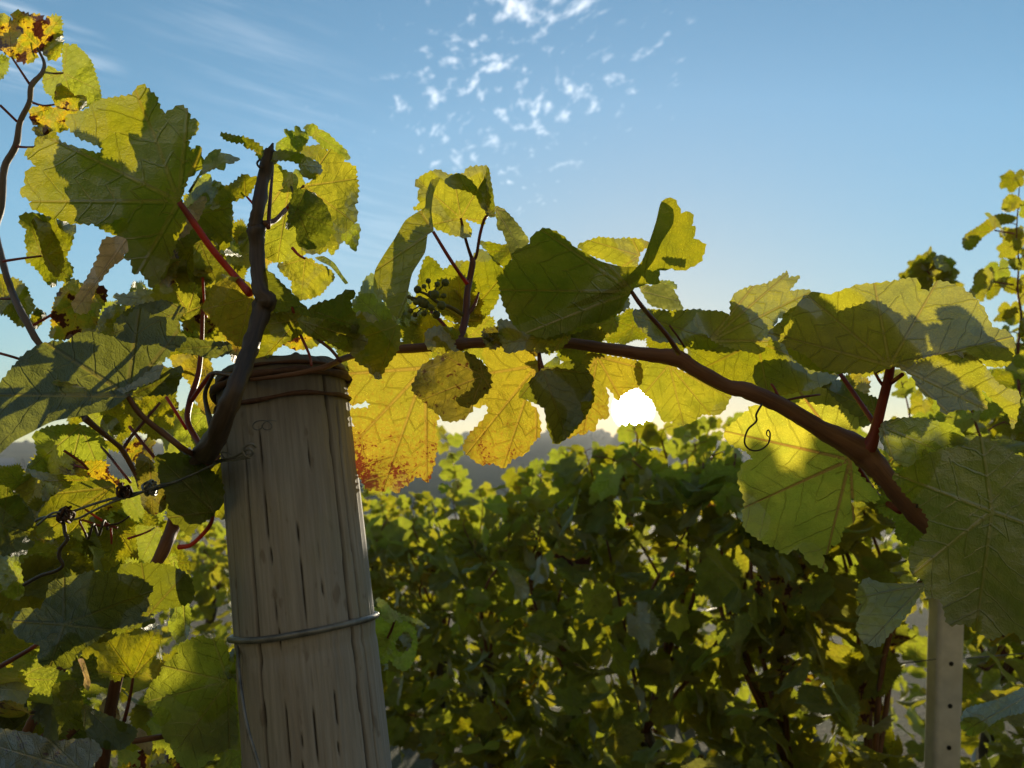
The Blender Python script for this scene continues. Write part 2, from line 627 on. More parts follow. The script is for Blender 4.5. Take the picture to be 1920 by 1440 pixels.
def inside_mask(poly, P):
    x, y = P[:, 0], P[:, 1]
    ins = np.zeros(len(P), bool)
    n = len(poly)
    for i in range(n):
        x1, y1 = poly[i]
        x2, y2 = poly[(i + 1) % n]
        if y1 == y2:
            continue
        c = ((y1 > y) != (y2 > y)) & (x < (x2 - x1) * (y - y1) / (y2 - y1) + x1)
        ins ^= c
    return ins


def triangulate(poly, spacing, rng, extra=()):
    A = np.array(poly)
    x0, y0 = A.min(0)
    x1, y1 = A.max(0)
    pts = []
    yy = y0 + spacing * 0.5
    row = 0
    while yy < y1:
        xx = x0 + spacing * (0.25 if row % 2 else 0.75)
        while xx < x1:
            pts.append((xx + rng.uniform(-.2, .2) * spacing, yy + rng.uniform(-.2, .2) * spacing))
            xx += spacing
        yy += spacing * 0.87
        row += 1
    pts = list(extra) + pts
    P = np.array(pts) if pts else np.zeros((0, 2))
    if len(P):
        keep = inside_mask(poly, P)
        dd = ((P[:, None, :] - A[None, :, :]) ** 2).sum(2).min(1)
        keep &= dd > (spacing * 0.25) ** 2
        P = P[keep]
    n = len(poly)
    verts = [Vector(p) for p in poly] + [Vector((float(p[0]), float(p[1]))) for p in P]
    edges = [(i, (i + 1) % n) for i in range(n)]
    vs, es, fs, *_ = delaunay_2d_cdt(verts, edges, [], 1, 1e-4)
    return [(v.x, v.y) for v in vs], [tuple(f) for f in fs]


def leaf_mesh(name, polys, j, veins, place, R, mat, spacing, pitch, amp, rng):
    """polys: outlines in 2D; j: where the stalk joins; veins: main vein angles; place(x, y, k) -> 3D point"""
    V, Fc, UV, BL = [], [], [], []
    E = [(math.cos(a), math.sin(a)) for a in veins]
    for k, poly in enumerate(polys):
        out = toothed(poly, pitch, amp, rng)
        extra = []
        for ex, ey in E:
            t = spacing * 0.6
            while t < R * 1.2:
                extra.append((j[0] + ex * t, j[1] + ey * t))
                t += spacing * 0.8
        vs, fs = triangulate(out, spacing, rng, extra)
        base = len(V)
        for x, y in vs:
            V.append(place(x, y, k))
        for f in fs:
            cx = sum(vs[i][0] for i in f) / len(f) - j[0]
            cy_ = sum(vs[i][1] for i in f) / len(f) - j[1]
            best = max(range(len(E)), key=lambda q: (cx * E[q][0] + cy_ * E[q][1]))
            ex, ey = E[best]
            Fc.append(tuple(base + i for i in f))
            for i in f:
                x, y = (vs[i][0] - j[0]) / R, (vs[i][1] - j[1]) / R
                t, dd = x * ex + y * ey, x * ey - y * ex
                UV.append((t - 0.75 * abs(dd), dd))
                BL.append((x, y))
    me = bpy.data.meshes.new(name)
    me.from_pydata(V, [], Fc)
    u1 = me.uv_layers.new(name='vein')
    u1.data.foreach_set('uv', [c for p in UV for c in p])
    u2 = me.uv_layers.new(name='blade')
    u2.data.foreach_set('uv', [c for p in BL for c in p])
    me.polygons.foreach_set('use_smooth', [True] * len(me.polygons))
    if mat:
        me.materials.append(mat)
    me.update()
    return me


LEAF_SEED = [0]


def traced_leaf(parent, d, outline, j=None, mat='green', g=None, cup=0.012, wave=0.008, veins=None, pitch=11, amp=3.6,
                stalk=None, sw=6, smat='red', label=None, name='leaf', more=None):
    """a leaf seen whole: its outline in photo pixels, set at depth d on its own slanted, curved sheet.
    g: slope of depth, metres per 100 pixels across and down; more: further lobes (outline, depth offset, slope)"""
    LEAF_SEED[0] += 1
    rng = random.Random(LEAF_SEED[0] * 17)
    A = np.array([p[:2] for p in outline], float)
    c = A.mean(0)
    if j is None:
        j = tuple(c + rng.uniform(-.3, .3) * (A.max(0) - A.min(0)))
    R = float(np.sqrt(((A - np.array(j)) ** 2).sum(1)).max())
    if g is None:
        g = (rng.uniform(-.03, .03), rng.uniform(-.035, .02))
    if veins is None:
        mx, my = c[0] - j[0], c[1] - j[1]
        a0 = math.atan2(my, mx)
        veins = [a0 + k for k in (0, 0.85, -0.85, 1.75, -1.75)]
        if math.hypot(mx, my) < R * 0.12:
            veins = [a0 + k * 1.2566 for k in range(5)]
    else:
        veins = [math.atan2(v[1] - j[1], v[0] - j[0]) for v in veins]
    ph = [rng.uniform(0, 6.28) for _ in range(4)]
    parts = [(outline, 0.0, g)] + (more or [])
    E = [(math.cos(a), math.sin(a)) for a in veins]

    def place(x, y, k):
        _, off, gg = parts[k]
        X, Y = (x - j[0]) / R, (y - j[1]) / R
        r2 = X * X + Y * Y
        ang = math.atan2(Y, X)
        # the blade rises between the main veins and sinks along them
        nv = max(X * ex + Y * ey for ex, ey in E) / (math.sqrt(r2) + 1e-6)
        fold = (1 - nv) * math.sqrt(r2)
        dd = d + off + gg[0] * (x - c[0]) / 100 + gg[1] * (y - c[1]) / 100
        dd += cup * r2 * (0.6 + 0.4 * math.sin(ang * 2 + ph[0])) - 0.016 * fold
        dd += wave * (math.sin(X * 4.2 + ph[1]) * math.cos(Y * 3.7 + ph[2]) + 0.5 * math.sin(ang * 5 + ph[3]) * r2
                      + 0.45 * math.sin(X * 9 + ph[3]) * math.sin(Y * 8.3 + ph[0]))
        rr_ = math.sqrt(r2)
        if rr_ > .6:
            dd += .16 * (rr_ - .6) ** 2 * math.sin(ang * 3 + ph[2]) + .05 * (rr_ - .6) * math.sin(ang * 13 + ph[1]) * .35
        return at(x, y, dd)
    sp = max(7.0, min(14.0, R / 11))
    me = leaf_mesh(name, [p[0] for p in parts], j, veins, place, R, LM[mat], sp, pitch, amp, rng)
    o = link_mesh(name, me, None, parent)
    if label:
        o['label'] = label
    if stalk:
        P = [(j[0], j[1])] + list(stalk)
        dj = d + g[0] * (j[0] - c[0]) / 100 + g[1] * (j[1] - c[1]) / 100 + 0.002
        pts = []
        for i, p in enumerate(P):
            dep = p[2] if len(p) > 2 else dj + (0.006 * i)
            pts.append((p[0], p[1], dep))
        s = pstem('petiole', pts, [sw * 0.85] + [sw] * (len(pts) - 2) + [sw * 1.25], BARK[smat], o, 7, 5)
        s.location = (0, 0, 0)
    return o


# leaf outline in its own plane, unit radius, stalk at the origin, tip along +Y
def blade_outline(rng, lobed=1.0):
    pts = []
    tips = [(-2.55, 0.56), (-1.75, 0.72), (-0.88, 0.88), (0.0, 1.0), (0.88, 0.88), (1.75, 0.72), (2.55, 0.56)]
    tips = [(a + rng.uniform(-.07, .07), r * rng.uniform(.92, 1.06)) for a, r in tips]
    N = 54
    for i in range(N):
        a = -2.95 + 5.9 * i / (N - 1)
        k = max(range(len(tips) - 1), key=lambda q: tips[q][0] <= a and 1 + q or 0)
        k = 0
        for q in range(len(tips) - 1):
            if tips[q][0] <= a:
                k = q
        (a0, r0), (a1, r1) = tips[k], tips[k + 1]
        t = min(1, max(0, (a - a0) / (a1 - a0)))
        r = r0 + (r1 - r0) * t
        dip = (0.20 if 1 <= k <= 4 else 0.10) * lobed
        r *= 1 - dip * math.sin(math.pi * t) ** 2
        if a < tips[0][0]:
            r = tips[0][1] * (1 - 0.55 * ((tips[0][0] - a) / 0.45) ** 1.5)
        if a > tips[-1][0]:
            r = tips[-1][1] * (1 - 0.55 * ((a - tips[-1][0]) / 0.45) ** 1.5)
        pts.append((r * math.sin(a), r * math.cos(a)))
    pts.append((0.0, 0.03))
    return pts


def free_leaf_mesh(name, rng, R, spacing, mat=None, lobed=1.0, pitch=0.12, amp=0.045):
    """a whole leaf in its own coordinates (stalk at origin, blade along +Y, facing +Z), curved and wavy"""
    pts = blade_outline(rng, lobed)
    ph = [rng.uniform(0, 6.28) for _ in range(5)]
    cup = rng.uniform(-0.28, 0.34)
    droop = rng.uniform(-0.05, 0.35)
    fold = rng.uniform(0.05, 0.45)

    def place(x, y, k):
        r2 = x * x + y * y
        z = cup * r2 * (0.5 + 0.5 * math.cos(math.atan2(y, x) * 2 + ph[0])) - droop * y * abs(y) * 0.5 + fold * abs(x) * 0.6
        z += 0.06 * math.sin(x * 4 + ph[1]) * math.cos(y * 4.3 + ph[2]) + 0.07 * r2 * math.sin(5 * math.atan2(y, x) + ph[3])
        return (x * R * (1 - 0.15 * fold), y * R, z * R)
    veins = [math.pi / 2 + k for k in (0, 0.88, -0.88, 1.75, -1.75)]
    return leaf_mesh(name, [pts], (0, 0), veins, place, 1.0, mat, spacing, pitch, amp, rng)


# ------------------------------------------------------------------ front vine left of the post
VL = thing('grapevine', 'old green grapevine climbing left of the wooden post, dark cane crossing the post top', 'grapevine',
           (-0.42, 0.86, 0.0))


def L(d, outline, j=None, mat='green', **k):
    return traced_leaf(VL, d, outline, j, mat, **k)


# top left shoot
L(.90, [(25,23),(40,22),(55,28),(68,27),(76,29),(81,34),(78,43),(85,37),(95,31),(108,30),(114,36),(116,48),(113,55),(118,63),(114,72),(118,82),(116,92),(110,108),(98,112),(88,107),(80,97),(74,91),(69,91),(69,100),(66,110),(56,118),(42,116),(30,110),(24,106),(30,92),(34,72),(40,62),(30,48),(24,35)],
  (71,88), 'brown', g=(.01,.02), veins=[(60,27),(112,34),(114,95),(30,45),(35,110)], amp=3.0, pitch=9, stalk=[(83,116)], sw=3.5)
L(.87, [(-20,24),(0,25),(13,28),(22,38),(35,48),(44,58),(40,64),(32,72),(30,85),(24,106),(15,104),(5,96),(-15,80)], (20,104), 'brown', amp=1.5, stalk=[(57,160)], sw=4, smat='stalk')
L(.92, [(-15,105),(0,103),(12,106),(16,116),(15,128),(8,140),(2,148),(-15,150)], (-5,110), 'lime', amp=2.5, pitch=7)
L(.89, [(119,85),(124,81),(131,86),(139,82),(146,88),(160,100),(172,117),(180,142),(187,165),(190,182),(188,192),(170,196),(150,205),(125,200),(100,190),(97,180),(85,172),(82,160),(80,148),(83,138),(87,128),(95,124),(107,133),(118,136),(118,120),(117,100)],
  (119,137), 'lime', g=(-.03,.0), veins=[(125,84),(187,170),(140,200),(82,150)], amp=1.5, pitch=9, stalk=[(100,138),(80,138)], sw=4, smat='stalk')
L(.865, [(108,157),(118,160),(130,170),(140,180),(155,178),(163,186),(158,200),(145,208),(120,205),(103,198),(102,180)], (103,196), 'brown', amp=1.2, stalk=[(80,198),(57,191)], sw=4, smat='stalk')
L(.875, [(56,205),(70,200),(90,200),(120,206),(150,210),(140,230),(120,245),(95,250),(92,262),(85,258),(80,240),(70,235),(60,230),(56,215)], (105,200), 'brown', amp=2)
L(.86, [(60,240),(80,236),(100,245),(110,262),(97,275),(75,280),(64,268),(70,255)], (76,275), 'green', amp=2, stalk=[(50,276),(32,275)], sw=4, smat='stalk')
# the large leaf
L(.70, [(340,372),(346,352),(353,333),(368,322),(380,310),(378,292),(375,273),(357,283),(353,263),(368,248),(372,228),(357,223),(353,210),(338,197),(310,213),(300,203),(292,180),(283,173),(267,158),(255,166),(247,178),(223,182),(200,185),(173,193),(167,203),(143,213),(122,218),(130,240),(147,257),(170,267),(192,277),(188,286),(180,288),(167,283),(127,272),(97,260),(80,270),(47,285),(57,300),(68,312),(53,318),(47,330),(48,347),(37,362),(60,377),(57,388),(80,400),(107,410),(143,419),(200,418),(227,407),(240,408),(243,420),(240,437),(233,447),(236,466),(234,486),(245,487),(248,500),(252,515),(262,508),(270,518),(277,525),(282,540),(290,535),(300,520),(312,500),(325,470),(335,440),(345,425),(350,400),(343,384)],
  (336,379), 'green', g=(-.02,.03), cup=.02, wave=.007, veins=[(60,378),(98,262),(255,172),(352,205),(378,280),(262,510)], amp=2.2, pitch=14,
  stalk=[(365,420),(400,470),(440,517),(468,550,.69)], sw=13, label='largest leaf, hanging broad and five-lobed over the top left')
# its dry, rolled left lobe
L(.685, [(233,446),(210,445),(197,448),(190,455),(187,475),(175,500),(163,522),(150,545),(140,560),(135,575),(145,587),(165,585),(172,560),(185,530),(205,505),(215,495),(223,492),(233,478),(240,462)], (236,448), 'dry',
  g=(.03,-.03), cup=.01, amp=2, pitch=14, label='dried rolled brown leaf lobe', veins=[(150,570)])
L(.73, [(345,400),(360,385),(378,368),(388,372),(380,395),(370,415),(350,440),(330,450),(308,452),(300,440),(318,425)], (345,385), 'dry', amp=1.5, label='dried lacy leaf remnant')
# small leaves between the large leaf and the dark cane
L(.74, [(378,318),(383,300),(395,285),(408,280),(415,281),(410,288),(420,287),(438,293),(451,299),(440,303),(438,307),(424,306),(420,320),(405,315),(390,322),(375,330),(362,345)], (372,332), 'pale', amp=1, g=(.03,.02), stalk=[(355,360)], sw=4, smat='greenstalk')
L(.77, [(360,370),(367,343),(387,325),(397,333),(395,342),(407,340),(423,352),(410,367),(397,393),(383,380)], (367,372), 'lime', amp=2)
L(.73, [(397,393),(400,377),(413,357),(437,343),(457,327),(470,332),(483,333),(473,355),(467,363),(460,368),(437,377),(413,387)], (460,366), 'green', amp=2, pitch=9, veins=[(400,388),(458,330)], g=(.02,.04), stalk=[(478,386)], sw=4)
L(.71, [(413,252),(420,250),(443,255),(467,260),(487,273),(498,287),(493,300),(483,293),(477,280),(460,277),(457,268),(440,267),(423,262)], (490,290), 'green', amp=2.2, pitch=8, veins=[(416,252)], g=(.03,.05))
L(.80, [(375,408),(387,402),(403,397),(420,405),(413,413),(423,427),(437,447),(447,467),(453,480),(440,478),(420,477),(400,453),(383,432)], (380,415), 'lime', amp=1.5, g=(.03,-.02))
L(.76, [(363,460),(377,450),(390,455),(407,473),(420,493),(435,518),(410,518),(397,532),(377,538),(365,522),(363,488)], (375,455), 'green', amp=0, g=(-.05,.09))
L(.80, [(327,487),(345,487),(357,493),(363,507),(362,530),(367,543),(375,580),(350,600),(320,590),(300,575),(255,577),(262,560),(290,550),(287,538),(300,518),(310,495)], (352,585), 'yellow', amp=2, g=(.02,.02))
L(.78, [(362,512),(368,503),(385,500),(402,500),(405,506),(395,512),(380,515),(366,518)], (400,506), 'yellow', amp=0)
L(.84, [(213,553),(237,552),(247,548),(263,542),(283,545),(297,547),(330,562),(320,575),(277,571),(252,573),(235,571),(213,570),(220,562)], (325,566), 'pale', amp=2, pitch=9)
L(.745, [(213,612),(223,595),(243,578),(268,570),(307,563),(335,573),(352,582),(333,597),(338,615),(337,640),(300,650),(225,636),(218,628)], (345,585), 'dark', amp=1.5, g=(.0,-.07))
L(.85, [(177,613),(187,597),(200,577),(217,572),(235,578),(230,595),(240,630),(200,642),(180,628)], (212,625), 'yellow', amp=2, pitch=9)
L(.83, [(100,573),(110,547),(133,523),(157,533),(175,532),(197,540),(200,550),(197,567),(187,580),(180,610),(167,623),(133,633),(117,637),(93,632),(97,613),(97,590)], (150,565), 'brown', amp=2.2, pitch=9, stalk=[(120,575),(90,594),(58,612)], sw=5, smat='stalk')
L(.80, [(37,412),(42,402),(67,400),(117,415),(143,425),(138,440),(133,462),(123,482),(137,505),(128,528),(107,525),(100,538),(87,530),(72,508),(57,493),(48,490),(52,472),(47,448),(50,430),(40,423)], (79,480), 'green', amp=2.2, pitch=10, g=(-.02,.05), stalk=[(45,484),(5,490)], sw=4.5, smat='stalk')
L(.78, [(60,412),(90,404),(107,418),(112,460),(122,485),(108,520),(88,500),(80,478),(72,445)], (80,478), 'green', amp=1.5, g=(.05,.04))
L(.88, [(-20,510),(0,513),(18,523),(30,523),(47,535),(52,545),(57,557),(65,578),(55,590),(47,612),(30,607),(13,590),(0,588),(-20,585)], (8,560), 'green', amp=2.5, pitch=9)
L(.86, [(65,580),(73,579),(87,590),(80,603),(67,617),(53,612),(55,603)], (60,606), 'green', amp=1.8, pitch=8)
# the wide dark leaf lying flat below the eye
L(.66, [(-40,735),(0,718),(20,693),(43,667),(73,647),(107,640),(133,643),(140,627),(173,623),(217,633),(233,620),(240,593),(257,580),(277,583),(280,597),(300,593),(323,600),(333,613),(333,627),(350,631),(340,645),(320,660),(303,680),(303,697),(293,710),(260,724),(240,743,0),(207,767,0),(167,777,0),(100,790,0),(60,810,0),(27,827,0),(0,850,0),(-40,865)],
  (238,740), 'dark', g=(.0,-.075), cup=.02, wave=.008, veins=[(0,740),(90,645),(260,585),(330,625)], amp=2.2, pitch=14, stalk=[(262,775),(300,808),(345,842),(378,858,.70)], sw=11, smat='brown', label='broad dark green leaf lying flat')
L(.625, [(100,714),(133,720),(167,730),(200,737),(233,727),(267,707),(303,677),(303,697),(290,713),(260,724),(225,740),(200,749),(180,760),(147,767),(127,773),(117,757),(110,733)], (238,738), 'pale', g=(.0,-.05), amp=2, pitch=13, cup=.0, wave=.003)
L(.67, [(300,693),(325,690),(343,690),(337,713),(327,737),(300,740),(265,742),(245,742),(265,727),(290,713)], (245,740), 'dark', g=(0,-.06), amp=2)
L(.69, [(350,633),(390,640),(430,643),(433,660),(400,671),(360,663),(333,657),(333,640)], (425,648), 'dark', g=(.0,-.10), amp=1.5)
# round the post head
L(.715, [(380,577),(403,533),(440,520),(470,533),(477,567),(475,600),(453,667),(437,680),(423,633),(403,607)], (470,558), 'orange', amp=1.5, veins=[(385,580),(440,668)])
L(.74, [(403,533),(408,518),(420,514),(432,519),(447,519),(450,540),(428,548),(405,547)], (440,545), 'yellow', amp=1)
L(.69, [(493,503),(517,520),(547,550),(577,580),(593,570),(627,560),(653,543),(667,550),(657,563),(660,580),(667,593),(673,617),(660,627),(633,617),(593,597),(560,590),(533,588),(510,580),(503,553)], (580,582), 'dark', g=(-.02,.05), amp=2.0, pitch=15)
L(.83, [(520,497),(540,490),(567,483),(587,487),(590,493),(607,498),(623,510),(627,523),(613,537),(603,550),(587,558),(560,562),(547,543),(547,527),(530,513)], (572,485), 'yellow', amp=1.5, pitch=9, veins=[(620,515),(565,558),(525,500)], stalk=[(560,478),(548,465)], sw=5)
L(.86, [(590,483),(607,480),(627,493),(643,517),(653,530),(647,533),(637,520),(620,500),(600,490)], (592,485), 'lime', amp=0)
L(.86, [(640,445),(655,430),(668,418),(675,425),(672,450),(666,472),(655,460)], (650,430), 'lime', amp=1.5)
L(.84, [(595,292),(604,279),(614,283),(619,279),(626,285),(635,290),(643,292),(645,303),(660,310),(668,317),(667,328),(670,343),(671,362),(668,382),(660,380),(668,391),(670,404),(664,420),(659,426),(648,446),(637,458),(621,479),(615,466),(606,473),(581,476),(565,464),(560,440),(562,400),(563,375),(570,350),(580,342),(592,336),(597,322),(593,305)],
  (570,349), 'yellow', g=(.03,.01), veins=[(618,282),(668,335),(662,415),(610,470),(565,460)], amp=2.2, pitch=11, stalk=[(560,362),(535,395),(512,415),(490,425)], sw=8, smat='stalk')
L(.71, [(549,363),(554,356),(565,355),(581,359),(595,368),(606,379),(615,393),(621,411),(624,429),(629,437),(621,438),(615,453),(603,464),(588,467),(570,465),(557,456),(556,440),(555,428),(548,420),(546,427),(535,428),(540,411),(542,391)], (557,393), 'dark', g=(.03,.07), veins=[(570,362),(622,425),(585,463),(540,425)], amp=1.6, pitch=12, stalk=[(552,370),(546,350)], sw=4, smat='greenstalk')
L(.95, [(570,238),(581,233),(590,233),(597,242),(610,247),(621,256),(630,265),(643,276),(652,287),(656,299),(644,298),(633,288),(617,280),(604,278),(599,269),(585,256),(577,251),(572,243)], (590,250), 'lime', amp=1.5)
L(.90, [(532,242),(541,245),(552,247),(555,235),(565,245),(577,252),(576,265),(568,274),(563,285),(559,292),(541,292),(516,280),(525,263),(538,256)], (556,290), 'lime', amp=1.5, veins=[(555,240),(525,268)])
L(.92, [(565,246),(575,250),(578,262),(572,275),(600,272),(604,285),(598,300),(580,298),(565,290),(562,262)], (580,290), 'green', amp=1.2)
L(.73, [(518,283),(540,283),(560,287),(574,294),(588,301),(599,307),(604,322),(596,328),(593,336),(577,334),(565,328),(560,307),(540,301),(523,301),(511,308),(510,298)], (514,300), 'green', g=(.03,.06), amp=1.5, veins=[(602,315),(575,332)], stalk=[(505,300)], sw=4, smat='greenstalk')
L(.88, [(510,300),(530,318),(560,330),(570,350),(560,400),(560,440),(575,470),(560,485),(520,492),(490,480),(455,470),(447,455),(452,440),(470,428),(480,400),(490,350)], (545,330), 'yellow', amp=2, veins=[(455,460),(520,490),(565,470)], g=(-.02,.02))
L(.87, [(548,325),(560,318),(568,335),(572,350),(560,362),(546,372),(545,350)], (566,350), 'lime', amp=1.5)
L(.695, [(486,605),(505,590),(535,585),(565,592),(585,600),(562,628),(530,645),(505,668),(485,690),(474,680),(474,640)], (560,600), 'green', amp=2, g=(.0,.03), veins=[(480,685),(490,610)])
L(.69, [(560,596),(600,598),(640,610),(668,622),(690,640),(668,662),(640,655),(612,640),(585,632),(566,618)], (565,603), 'green', amp=2, g=(.02,.04), veins=[(685,640),(630,650)])
L(.84, [(520,600),(560,585),(600,605),(612,630),(590,650),(550,655),(520,635)], (560,590), 'brown', amp=2)
L(.86, [(600,615),(640,600),(668,610),(680,640),(650,655),(615,648)], (640,605), 'lime', amp=2)
L(.80, [(632,655),(655,640),(672,655),(668,690),(655,700),(640,680)], (650,645), 'dark', amp=1.5)
# middle left
L(.86, [(320,667),(360,667),(393,677),(403,720),(405,770),(380,775),(353,713),(333,700)], (385,690), 'orange', amp=2)
L(.88, [(327,808),(328,787),(340,770),(358,767),(385,768),(402,792),(398,817),(382,840),(370,840),(352,830),(328,825)], (385,775), 'lime', amp=2, pitch=9)
L(.83, [(250,738),(293,738),(320,738),(335,760),(326,775),(322,783),(312,777),(302,780),(288,782),(283,793),(273,792),(267,767),(253,750)], (290,740), 'green', amp=1.5, pitch=9)
L(.86, [(190,787),(200,777),(220,787),(227,807),(213,823),(200,826),(187,813)], (195,785), 'lime', amp=1)
L(.85, [(50,877),(70,853),(65,827),(63,813),(83,803),(113,797),(153,797),(180,810),(203,840),(200,853),(187,873),(180,897),(163,893),(133,890),(93,887),(67,883)], (152,799), 'lime', amp=2, pitch=10, g=(.01,.03), veins=[(60,875),(130,888),(185,880)])
L(.78, [(50,880),(93,889),(133,892),(163,896),(180,900),(160,912),(145,922),(120,918),(95,905),(70,897)], (165,900), 'green', amp=1.5)
L(.82, [(122,902),(129,897),(160,895),(178,899),(162,910),(144,923),(124,926),(129,916)], (170,900), 'lime', amp=1.5, pitch=8)
L(.64, [(-40,900),(0,910),(10,913),(30,925),(45,940),(60,960),(65,985),(50,1005),(65,1020),(40,1040),(0,1040),(-40,1030)], (5,985), 'dark', amp=2, g=(.03,-.03))
L(.73, [(75,960),(100,930),(130,915),(150,905),(185,900),(210,905),(220,925),(205,940),(180,960),(150,985),(125,1000),(90,1012),(70,1000)], (205,915), 'green', amp=1.8, g=(.0,.05), veins=[(80,1000),(140,990),(110,925)])
L(.69, [(290,857),(320,850),(345,852),(380,870),(410,895),(418,915),(418,945),(405,958),(395,970),(372,985),(360,1000),(355,1005),(345,997),(335,985),(320,975),(313,960),(313,930),(300,900)], (400,960), 'dark', amp=2.2, pitch=12, g=(.0,.03), veins=[(300,860),(320,970),(360,860)], stalk=[(395,982),(380,1002),(357,1022),(335,1026,.72)], sw=8)
L(.74, [(255,870),(265,850),(290,870),(300,900),(312,930),(310,955),(285,965),(268,950),(262,920)], (280,860), 'spotted', amp=1.5)
L(.80, [(255,986),(280,988),(300,990),(306,1012),(292,1050),(277,1065),(262,1054),(259,1024)], (295,988), 'lime', amp=1.8, pitch=8, stalk=[(270,1000),(240,1010)], sw=4)
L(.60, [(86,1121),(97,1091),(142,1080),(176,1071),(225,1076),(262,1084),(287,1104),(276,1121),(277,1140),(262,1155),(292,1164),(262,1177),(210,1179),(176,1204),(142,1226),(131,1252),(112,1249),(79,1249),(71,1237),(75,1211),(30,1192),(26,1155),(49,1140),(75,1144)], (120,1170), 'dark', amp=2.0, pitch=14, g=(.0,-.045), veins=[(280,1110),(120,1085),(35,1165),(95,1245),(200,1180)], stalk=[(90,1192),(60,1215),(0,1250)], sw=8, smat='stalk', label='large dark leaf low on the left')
L(.68, [(180,1196),(210,1179),(244,1176),(296,1170),(304,1192),(292,1219),(281,1245),(270,1260),(251,1271),(234,1262),(221,1277),(195,1267),(184,1260),(184,1234),(176,1224),(167,1226),(163,1237),(154,1222)], (250,1268), 'green', amp=2, pitch=11, g=(.03,.03), veins=[(195,1190),(295,1175),(300,1215),(185,1258)], stalk=[(243,1310),(233,1352)], sw=6, smat='stalk')
L(.715, [(270,1312),(285,1279),(300,1267),(306,1249),(334,1226),(334,1211),(356,1200),(375,1192),(397,1200),(412,1196),(427,1219),(427,1237),(418,1260),(427,1275),(440,1275),(440,1312),(446,1387),(435,1399),(405,1414),(375,1440),(345,1440),(330,1421),(319,1395),(307,1384),(300,1357),(277,1320)], (428,1278), 'lime', amp=2.2, pitch=13, g=(.03,.02), veins=[(400,1200),(310,1250),(280,1315),(330,1410),(430,1390)], cup=.015, label='bright round toothed leaf against the post')
L(.74, [(418,1240),(440,1215),(450,1240),(448,1275),(430,1276),(420,1262)], (430,1274), 'lime', amp=1)
L(.80, [(277,1099),(300,1050),(311,1046),(322,1061),(326,1099),(326,1125),(311,1140),(296,1144),(277,1159),(264,1161),(277,1136)], (305,1050), 'yellow', amp=2.2, pitch=9, veins=[(290,1150),(320,1120)])
L(.83, [(318,1042),(330,1040),(334,1069),(343,1095),(341,1132),(326,1166),(319,1159),(322,1125),(318,1080)], (325,1045), 'lime', amp=1.8, pitch=9)
L(.85, [(334,1072),(354,1076),(362,1102),(352,1121),(358,1155),(352,1192),(334,1207),(315,1170),(335,1140),(343,1095)], (340,1078), 'lime', amp=1.8, pitch=9)
L(.74, [(-15,1040),(30,1038),(40,1075),(45,1110),(30,1125),(-15,1100)], (35,1085), 'lime', amp=2)
L(.66, [(-30,1268),(0,1271),(22,1275),(66,1282),(55,1300),(45,1320),(20,1312),(-30,1312)], (-10,1290), 'pale', g=(.0,-.12), amp=1.5)
L(.70, [(-30,1306),(0,1310),(45,1312),(52,1345),(20,1372),(-30,1375)], (10,1340), 'dark', g=(.0,-.10), amp=1.5)
L(.76, [(67,1260),(100,1258),(131,1260),(131,1312),(115,1330),(101,1342),(70,1340),(49,1339),(56,1300)], (120,1262), 'lime', amp=2, pitch=9)
L(.645, [(99,1286),(140,1275),(156,1316),(152,1335),(130,1350),(111,1360),(103,1331)], (140,1290), 'dark', amp=1.5, g=(0,.05))
L(.62, [(156,1321),(183,1333),(224,1351),(255,1366),(253,1384),(230,1405),(195,1403),(167,1384),(156,1355)], (160,1325), 'dark', amp=1.5, g=(.02,-.08))
L(.585, [(-30,1370),(60,1375),(100,1390),(170,1385),(192,1410),(170,1440),(165,1475),(-30,1475)], (150,1445), 'spotted', amp=1.5, g=(.0,-.05), veins=[(0,1400),(90,1385),(20,1470)])
L(.79, [(196,1310),(208,1307),(220,1325),(224,1350),(187,1335)], (206,1308), 'dry', amp=1, label='dry bleached leaf')
L(.77, [(146,1236),(156,1235),(161,1247),(170,1280),(165,1296),(156,1284),(158,1272),(152,1253)], (150,1238), 'dry', amp=0, label='dry bleached curled leaf')
L(.79, [(255,1368),(266,1367),(276,1378),(286,1393),(280,1417),(268,1405),(253,1393)], (262,1370), 'dry', amp=1, label='dry bleached leaf low by the post')
L(.72, [(-20,1165),(10,1150),(40,1165),(55,1200),(20,1225),(-20,1230)], (20,1190), 'green', amp=2)

# added, mostly hidden leaves on the sunny side that shade those in front
def behind(parent, d, db, poly, mat='green', **k):
    f = 1 - d / db
    traced_leaf(parent, db, [(x + (1187 - x) * f, y + (768 - y) * f) for x, y in poly], None, mat, g=(0, 0), amp=2, **k)


behind(VL, .60, .655, [(80,1120),(140,1085),(230,1085),(280,1110),(285,1160),(200,1185),(140,1225),(90,1245),(35,1190),(30,1150)], 'dark')
behind(VL, .715, .765, [(285,1345),(320,1300),(370,1280),(435,1290),(452,1400),(400,1450),(325,1430)])
behind(VL, .69, .745, [(300,870),(350,860),(400,890),(412,940),(360,990),(320,960)])
behind(VL, .715, .77, [(395,570),(430,545),(470,560),(470,620),(440,660),(410,620)])
behind(VL, .70, .78, [(60,330),(150,350),(230,360),(330,300),(350,350),(340,430),(250,430),(150,420),(60,380)])

# canes, stalks and tendrils of this vine
def C(px, wd, mat='dark', name='cane', **k):
    return pstem(name, px, wd, BARK[mat], VL, **k)


